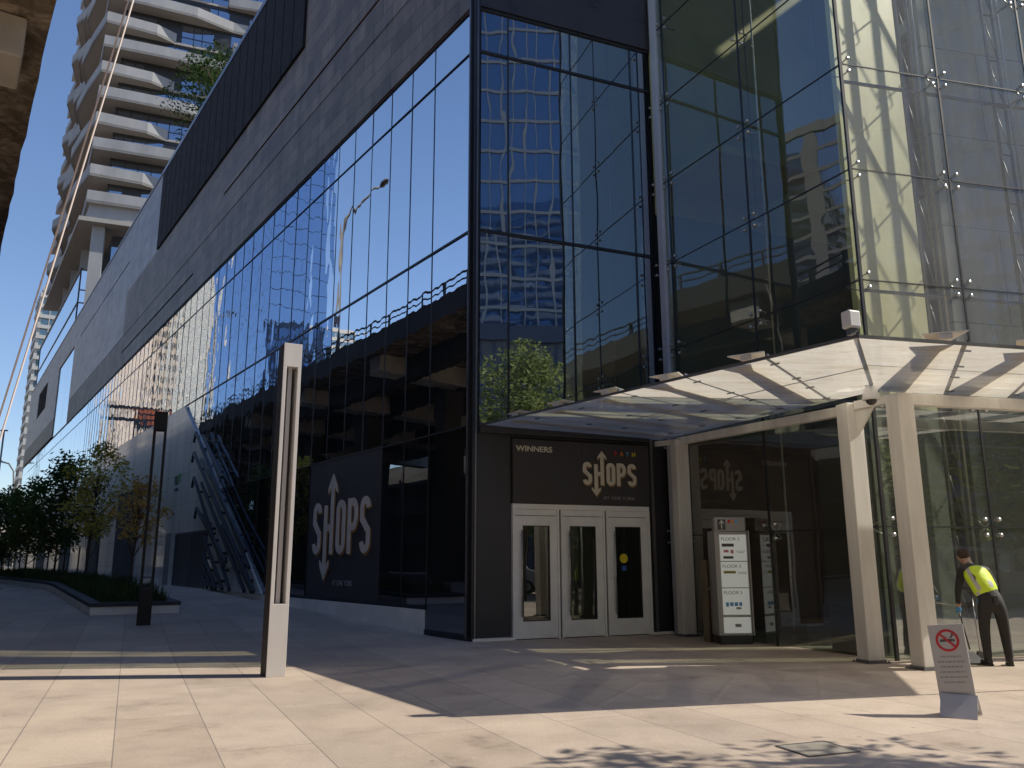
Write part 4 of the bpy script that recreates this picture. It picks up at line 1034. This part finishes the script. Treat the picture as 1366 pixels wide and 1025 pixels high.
for i, (px_, Y_, h_) in enumerate(((-74.4,120,20.5),(-76.8,128,17))):
    t = thing('lamp_post', ['tall straight lamp post at the far left','shorter curved lamp post beside the tall one at the far left'][i], 'lamp post', (px_,Y_,0))
    pts = [(0,0,0),(0,0,h_)] if i == 0 else [(0,0,0),(0,0,h_-4),(-.3,0,h_-1.5),(-1.2,0,h_-.3),(-2.4,0,h_)]
    M().tube(pts, .13, 8).build('pole', MAT['bin_grey'], t, smooth=True)
    M().box(-.5 if i == 0 else -3,.5 if i == 0 else -2.3,-.15,.15,h_,h_+.2).build('lamp_head', MAT['dark_metal'], t)

# two guy cables
for i, dx in enumerate((0,.19)):
    o = M().tube([tuple(Vector((0,0,1.55)).lerp(Vector(q), .44)) for q in ((-14.3+dx*1.4,20.0,-1.9),(-12.67+dx,20.0,4.48),(-10.71+dx*.7,20.0,15.35),(-9.0+dx*.6,20,25.5))], .0105, 8).build('guy_cable', MAT['cable'], smooth=True)
    tag(o, ['left hand one of two pale cables slanting up past the tower','right hand one of two pale cables slanting up past the tower'][i], 'cable', 'slanting pale cables')

# ================================================================== DIRECTORY SIGN
t = thing('directory_sign', 'grey free standing floor directory with white panels under the canopy', 'directory sign', (4.28,16.45,0), R(4))
w = .325
M().box(-w+.02,w-.02,.03,.42,0,.16).build('plinth', MAT['dark_metal'], t, bevel=.01)
cm = plain('sign_casing', (.33,.31,.29), .4, metal=.5, var=.06)
M().box(-w+.03,w,.04,.4,.162,2.12).build('casing', cm, t, bevel=.008)
M().box(-w-.02,-w+.028,.0,.46,.162,2.14).build('side_face', cm, t, bevel=.008); M().box(w+.002,w+.03,.0,.46,.162,2.14).build('side_face', cm, t, bevel=.008)
M().box(-w+.03,w-.01,.1,.3,2.125,2.4).build('head_panel', cm, t, bevel=.005)
for (z0, z1, lab) in ((1.56,2.06,2),(1.06,1.54,3),(.55,1.04,5),(-.0,0,0)):
    if lab == 0: z0, z1 = .21,.5
    p = M().box(-.235,.29,.022,.038,z0,z1).build('panel', MAT['lit_white'], t)
    if lab: text_mesh('panel_text', 'FLOOR %d' % lab, .085, MAT['text_dark'], p, (-.21,.02,z1-.11), (R(90),0,0), sx=1.1, extr=.001)
def chip(x0, x1, z0, z1, mt): M().box(x0,x1,.016,.021,z0,z1).build('panel_logo', MAT[mt], t)
chip(-.2,.04,1.83,1.89,'text_dark'); chip(-.17,-.07,1.72,1.77,'pink'); chip(-.03,.03,1.7,1.77,'pink'); chip(-.18,.02,1.6,1.65,'text_dark'); chip(.08,.26,1.74,1.75,'text_grey'); chip(.1,.24,1.71,1.72,'text_grey')
chip(-.19,.05,1.32,1.37,'olive_sign'); chip(.08,.28,1.34,1.35,'text_grey'); chip(.1,.26,1.31,1.32,'text_grey')
chip(-.18,-.12,.7,.78,'lblue'); chip(-.1,-.03,.71,.78,'lblue'); chip(-.01,.06,.71,.78,'lblue'); chip(.08,.14,.71,.78,'lblue'); chip(.02,.12,.65,.69,'text_grey'); chip(-.02,.1,.32,.38,'text_grey')
M().box(-.24,-.08,.09,.098,2.16,2.36).build('arrow_plate', MAT['text_dark'], t)
am = M(); stroke(am, [(-.16,2.18),(-.16,2.33)], .014, .08,.088); stroke(am, [(-.205,2.275),(-.16,2.335),(-.115,2.275)], .014, .072,.079); am.build('arrow', MAT['white_paint'], t)
for i, mt in enumerate(('red','orange','lblue','text_grey')): M().box(-.03+i*.07,.02+i*.07,.09,.098,2.29,2.35).build('panel_logo', MAT[mt], t)
# metal operator post
t = thing('door_operator_post', 'slim brown metal push button post between column and directory', 'post', (3.86,16.98,0), AZ_F)
M().box(-.055,.055,-.09,.09,0.003,1.58).build('post_body', plain('bronze', (.22,.17,.12), .35, metal=.8), t, bevel=.006)
M().lathe([(.025,0),(.025,.01)], 14).build('push_button', MAT['hand_rail'], t, loc=(-.01,-.092,1.02)).rotation_euler.x = R(90)

# ================================================================== NO SMOKING SIGN
t = thing('no_smoking_sign', 'leaning grey no smoking notice board in a folded metal stand', 'notice sign', (4.56,8.95,0), R(-36))
bd = M().box(-.17,.17,-.008,.008,.06,.90).build('board', plain('board', (.5,.49,.47), .45, var=.04), t, bevel=.003)
bd.rotation_euler = (R(-6), R(-5), 0)
rg_ = M(); rg_.ringm(.088, .112, .003); o = rg_.build('red_ring', MAT['red'], bd, loc=(0,-.0085,.74)); o.rotation_euler.x = R(90)
sm = M(); stroke(sm, [(-.068,.808),(.068,.672)], .022, -.0135,-.0125); sm.build('red_bar', MAT['red'], bd)
sm = M(); sm.box(-.07,.045,-.012,-.0095,.727,.752); sm.box(.05,.068,-.012,-.0095,.727,.752); stroke(sm, [(.03,.765),(.055,.79),(.05,.81)], .014, -.012,-.0095); sm.build('cigarette', MAT['text_dark'], bd)
rg = random.Random(3)
for i, wd_ in enumerate((.2,.26,.22,.24,.26,.2,.0,.26)):
    if wd_ == 0: continue
    z = .57-i*.05; tm = M(); x = -wd_/2
    while x < wd_/2:
        l = rg.uniform(.012,.04); tm.box(x, min(x+l,wd_/2), -.0105,-.0085, z, z+.016 if i < 7 else z+.006); x += l+.008
    tm.build('notice_text', MAT['text_grey'], bd)
mm = M()
mm.hexa([(-.17,-.17,.004),(.17,-.17,.004),(.17,-.012,.2),(-.17,-.012,.2)],[(-.17,-.165,.015),(.17,-.165,.015),(.17,-.012,.215),(-.17,-.012,.215)])
mm.build('stand_plate', plain('stand', (.5,.5,.5), .5, metal=0), t)
mm = M(); mm.hexa([(-.17,.012,.2),(.17,.012,.2),(.17,.19,.004),(-.17,.19,.004)],[(-.17,.012,.215),(.17,.012,.215),(.17,.195,.015),(-.17,.195,.015)])
mm.build('stand_plate', bpy.data.materials['stand'], t)

# ================================================================== PERSON
def skin_mesh(name, verts, edges, radii, root=0, sub=2):
    me = bpy.data.meshes.new(name+'_cage'); me.from_pydata(verts, edges, []); o = bpy.data.objects.new(name+'_cage', me); col.objects.link(o)
    sk = o.modifiers.new('skin','SKIN'); sk.use_smooth_shade = True
    for i, r in enumerate(radii):
        rr = r if isinstance(r, tuple) else (r, r); me.skin_vertices[0].data[i].radius = rr
    me.skin_vertices[0].data[root].use_root = True
    sb = o.modifiers.new('sub','SUBSURF'); sb.levels = sub; sb.render_levels = sub
    dg = bpy.context.evaluated_depsgraph_get(); dg.update(); out = bpy.data.meshes.new_from_object(o.evaluated_get(dg)); bpy.data.objects.remove(o)
    for p in out.polygons: p.use_smooth = True
    return out
def person():
    # local frame: person faces +y, x to the right; feet on z=0
    t = thing('person', 'person in a yellow green safety vest and black clothes bending over a dustpan', 'person', (7.31,13.08,0.004), R(-16))
    V = [(0,0,.93),(0,.02,1.04),(-.02,.08,1.18),(-.03,.17,1.33),(-.04,.23,1.42),     # 0-4 pelvis..upper chest
         (-.05,.30,1.475),(-.06,.37,1.53),(-.065,.41,1.60),(-.065,.42,1.66),            # 5-8 neck, head
         (-.11,-.0,.86),(-.13,.03,.5),(-.135,-.02,.1),(-.14,.10,.045),                 # left leg 9-12
         (.11,-.0,.86),(.15,.05,.48),(.165,.03,.1),(.175,.13,.045),                     # right leg 13-16
         (-.215,.22,1.39),(-.27,.25,1.1),(-.255,.37,.9),(-.25,.41,.83),                  # left arm 17-20
         (.14,.24,1.39),(.20,.34,1.14),(.05,.48,1.02),(-.02,.5,.97)]                     # right arm 21-24
    Eg = [(0,1),(1,2),(2,3),(3,4),(4,5),(5,6),(6,7),(7,8),(0,9),(9,10),(10,11),(11,12),(0,13),(13,14),(14,15),(15,16),(4,17),(17,18),(18,19),(19,20),(4,21),(21,22),(22,23),(23,24)]
    rad = [(.17,.135),(.165,.125),(.175,.13),(.195,.135),(.15,.11),.06,.075,.1,.085,
           (.105,.105),(.082,.082),(.062,.062),(.045,.035),(.105,.105),(.082,.082),(.062,.062),(.045,.035),
           .075,.056,.044,.03,.075,.056,.044,.03]
    def sh(p): return (p[0]-.26*max(0, p[2]-1.0), p[1], p[2])
    V = [sh(p) for p in V]
    V[18] = (-.385,.25,1.1); V[19] = (-.385,.33,.9); V[20] = (-.385,.36,.83)
    me = skin_mesh('person_body', V, Eg, rad)
    mats = [plain('skin_tone', (.42,.24,.16), .55), plain('black_shirt', (.012,.012,.014), .8, vscale=1.6, bump=1), plain('charcoal_trousers', (.013,.012,.012), .85, vscale=1.4, bump=1)]
    me.materials.clear()
    for mm_ in mats: me.materials.append(mm_)
    for p in me.polygons:
        c = p.center
        if c.z > 1.485 and c.y > .27: p.material_index = 0
        elif c.z > .93 or (abs(c.x+.385) < .09 and c.y > .2 and c.z > .89): p.material_index = 1
        elif c.y > .3 and c.x < -.2: p.material_index = 0
        else: p.material_index = 2
    o = bpy.data.objects.new('body', me); col.objects.link(o); o.parent = t
    # face and ears
    hc = Vector((-.221,.42,1.60))
    f = M(); f.sphere(hc+Vector((-.082,-.0,-.005)), .02, 10, (.5,1,1.5)); f.sphere(hc+Vector((.082,-.0,-.005)), .02, 10, (.5,1,1.5)); f.build('ear', mats[0], t, smooth=True)
    f = M(); f.sphere(hc+Vector((0,.1,-.03)), .018, 10, (.8,1,1.4)); f.build('nose', mats[0], t, smooth=True)
    f = M(); f.sphere(hc+Vector((-.033,.088,.01)), .012, 10); f.sphere(hc+Vector((.033,.088,.01)), .012, 10); f.build('eye', MAT['dark_metal'], t, smooth=True)
    f = M(); f.sphere(hc+Vector((0,.088,-.062)), .022, 10, (1,.4,.3)); f.build('mouth', plain('lips', (.3,.12,.1), .6), t, smooth=True)
    # hair cap
    hm = skin_mesh('hair', [(-.21,.37,1.555),(-.221,.375,1.62),(-.225,.40,1.675),(-.228,.43,1.70)], [(0,1),(1,2),(2,3)], [(.07,.06),(.1,.095),(.105,.105),(.08,.09)])
    hm.materials.append(plain('hair_brown', (.03,.018,.012), .8)); ho = bpy.data.objects.new('hair', hm); col.objects.link(ho); ho.parent = t
    # collar
    M().tube([(-.175,.31,1.465),(-.18,.32,1.487)], .07, 16).build('collar', MAT['white_paint'], t, smooth=True)
    # safety vest: shell round the torso
    Vv = [(-.005,.02,.98),(-.02,.085,1.18),(-.03,.17,1.33),(-.04,.235,1.44)]
    Vv = [sh(p) for p in Vv]
    vm = skin_mesh('vest', Vv, [(0,1),(1,2),(2,3)], [(.21,.17),(.215,.175),(.245,.18),(.19,.14)])
    vm.materials.append(plain('hi_vis', (.62,.85,.02), .6, var=.12, vscale=1.6, bump=1)); vm.materials.append(plain('reflective_tape', (.45,.45,.45), .4))
    for p in vm.polygons:
        if p.center.y < .17 and (abs(abs(p.center.x+.03+.26*max(0,p.center.z-1.0))-.115) < .02): p.material_index = 1
    vo = bpy.data.objects.new('safety_vest', vm); col.objects.link(vo); vo.parent = t
    # belt radio
    M().box(.0,.06,-.185,-.14,.9,1.03).build('belt_radio', MAT['dark_metal'], t, bevel=.01)
    # shoes
    for (x, y, rz) in ((-.14,.06,R(12)),(.175,.09,R(-6))):
        s_ = M(); prof = [(-.045,-.13),(.045,-.13),(.052,.0),(.05,.1),(.025,.165),(-.025,.165),(-.05,.1),(-.052,.0)]
        s_.prism(prof, 0, .03); s_.prism([(a*.9,b*.93) for a,b in prof], .03, .075)
        s_.prism([(a*.75,b*.5-.05) for a,b in prof], .075, .11)
        s_.build('shoe', MAT['rubber'], t, bevel=.012, loc=(x,y,0), rz=rz)
    # gloved hand with fingers curled round the handle
    hx = Vector((-.385,.38,.80)); vs = [hx+Vector((0,-.02,.05)), hx+Vector((0,.0,.0)), hx+Vector((0,.015,-.03))]; es = [(0,1),(1,2)]; rd = [(.03,.022),(.042,.024),(.04,.022)]
    for i in range(4):
        b0 = len(vs); ox = -.03+.02*i
        vs += [hx+Vector((ox,.02,-.04)), hx+Vector((ox+.005,.05,-.055)), hx+Vector((ox+.01,.06,-.03-.004*i)), hx+Vector((ox+.01,.045,-.012))]
        es += [(2,b0),(b0,b0+1),(b0+1,b0+2),(b0+2,b0+3)]; rd += [.011,.010,.009,.008]
    b0 = len(vs); vs += [hx+Vector((.035,.02,.0)), hx+Vector((.045,.045,-.015)), hx+Vector((.035,.06,-.03))]; es += [(1,b0),(b0,b0+1),(b0+1,b0+2)]; rd += [.013,.011,.009]
    gm_ = skin_mesh('glove', [tuple(v) for v in vs], es, rd, root=1, sub=1); gm_.materials.append(plain('blue_glove', (.03,.25,.6), .5))
    go_ = bpy.data.objects.new('glove', gm_); col.objects.link(go_); go_.parent = t
    # second hand
    hx2 = Vector((-.04,.51,.93)); gm2 = gm_.copy(); go2 = bpy.data.objects.new('glove', gm2); col.objects.link(go2); go2.parent = t; go2.location = hx2-hx
    return t
person()
# dustpan with long handle and broom
t = thing('dustpan', 'black long handled dustpan held by the person in the vest', 'dustpan', (0,0,0))
px, py = 7.0, 13.56
M().tube([(7.045,13.575,.86),(7.10,13.45,.2)], .012, 8).build('handle', MAT['dark_metal'], t, smooth=True)
mm = M(); mm.hexa([(6.95,13.2,.006),(7.19,13.2,.006),(7.19,13.48,.006),(6.96,13.48,.006)],[(6.95,13.2,.03),(7.19,13.2,.03),(7.16,13.45,.17),(6.99,13.45,.17)])
mm.build('pan', MAT['rubber'], t, bevel=.008)
t = thing('broom', 'small lobby broom with a thin handle beside the dustpan', 'broom', (0,0,0))
M().tube([(7.33,13.64,.97),(7.28,13.50,.16)], .009, 8).build('handle', MAT['hand_rail'], t, smooth=True)
M().hexa([(7.2,13.44,.006),(7.34,13.44,.006),(7.36,13.54,.006),(7.2,13.54,.006)],[(7.24,13.47,.17),(7.3,13.47,.17),(7.3,13.52,.17),(7.24,13.52,.17)]).build('bristles', MAT['wood'], t)

# ================================================================== PARKED VAN (mirrored in the atrium glass)
def van(x, y, rz, lab, colr):
    t = thing('parked_van', lab, 'van', (x,y,.01), rz, 'vehicles parked on the right hand street')
    pm = plain('van_paint_%d' % int(x), colr, .3, var=.03)
    prof = [(-2.5,.35),(2.45,.35),(2.5,.8),(2.35,1.05),(1.65,1.2),(1.0,1.95),(-2.35,2.0),(-2.5,1.6)]
    M().prism_y(prof, -.95, .95).build('body', pm, t, bevel=.08)
    M().prism_y([(1.5,1.22),(1.02,1.82),(.1,1.82),(.1,1.22)], -.97, .97).build('window', MAT['tower_glass'], t)
    M().prism_y([(-.1,1.22),(-.1,1.82),(-2.1,1.82),(-2.1,1.22)], -.97, .97).build('window', MAT['tower_glass'], t)
    for wx in (-1.6,1.6):
        for sy in (-1,1):
            o = M().lathe([(.2,-.1),(.33,-.1),(.36,-.05),(.36,.05),(.33,.1),(.2,.1)], 24).build('wheel', MAT['rubber'], t, smooth=True, loc=(wx,sy*.88,.36)); o.rotation_euler.x = R(90)
            r_ = M().lathe([(.05,-.02),(.2,-.02),(.2,.02),(.05,.02)], 20).build('rim', MAT['alu'], o, loc=(0,0,0.09*-sy))
    for sy in (-.65,.65): M().box(2.44,2.52,sy-.18,sy+.18,.75,.95).build('headlight', MAT['white_paint'], t)
    return t
van(17.5,-1.0,R(50), 'white van parked on the street, mirrored in the atrium glass', (.7,.7,.7))
van(23.5,4.6,R(40), 'silver grey van parked ahead of the white one', (.35,.36,.38))

# ================================================================== LIGHT, WORLD, CAMERA
SUN_AZ, SUN_EL = 87.0, 41.5
w = bpy.data.worlds.new('World'); scn.world = w; w.use_nodes = True; nt = w.node_tree; nt.nodes.clear()
sky = nt.nodes.new('ShaderNodeTexSky'); sky.sky_type = 'NISHITA'; sky.sun_disc = False; sky.sun_elevation = R(SUN_EL); sky.sun_rotation = R(SUN_AZ)
sky.air_density = 1.0; sky.dust_density = .4; sky.ozone_density = 3.0; sky.altitude = 100
bg = nt.nodes.new('ShaderNodeBackground'); bg.inputs[1].default_value = .15; wo = nt.nodes.new('ShaderNodeOutputWorld')
hs = nt.nodes.new('ShaderNodeHueSaturation'); hs.inputs['Saturation'].default_value = 1.12; hs.inputs['Hue'].default_value = .509; nt.links.new(sky.outputs[0], hs.inputs['Color']); nt.links.new(hs.outputs[0], bg.inputs[0]); nt.links.new(bg.outputs[0], wo.inputs[0])
sd = bpy.data.lights.new('sun', 'SUN'); sd.energy = 5.0; sd.angle = R(.53); sd.color = (1,.92,.79)
so = bpy.data.objects.new('sun', sd); col.objects.link(so)
sv = Vector((math.sin(R(SUN_AZ))*math.cos(R(SUN_EL)), math.cos(R(SUN_AZ))*math.cos(R(SUN_EL)), math.sin(R(SUN_EL))))
so.rotation_euler = (-sv).to_track_quat('-Z','Y').to_euler(); so.location = (30,0,40)

cd = bpy.data.cameras.new('camera'); cam = bpy.data.objects.new('camera', cd); col.objects.link(cam); scn.camera = cam
cd.sensor_fit = 'HORIZONTAL'; cd.sensor_width = 36; cd.lens = 36*1105/1366; cd.clip_end = 5000; cd.clip_start = .05
pitch = math.atan(237.5/1105); roll = math.atan(16/5212)
cam.matrix_world = Matrix.Translation((0,0,1.55)) @ Matrix.Rotation(math.pi/2+pitch, 4, 'X') @ Matrix.Rotation(-roll, 4, 'Z')
scn.view_settings.view_transform = 'Standard'; scn.view_settings.look = 'None'; scn.view_settings.exposure = 0; scn.view_settings.gamma = 1.17
scn.cycles.max_bounces = 12; scn.cycles.diffuse_bounces = 6; scn.cycles.transparent_max_bounces = 16; scn.cycles.glossy_bounces = 6
scn.cycles.caustics_reflective = False; scn.cycles.caustics_refractive = False; scn.cycles.sample_clamp_indirect = 6
scn.cycles.use_denoising = True
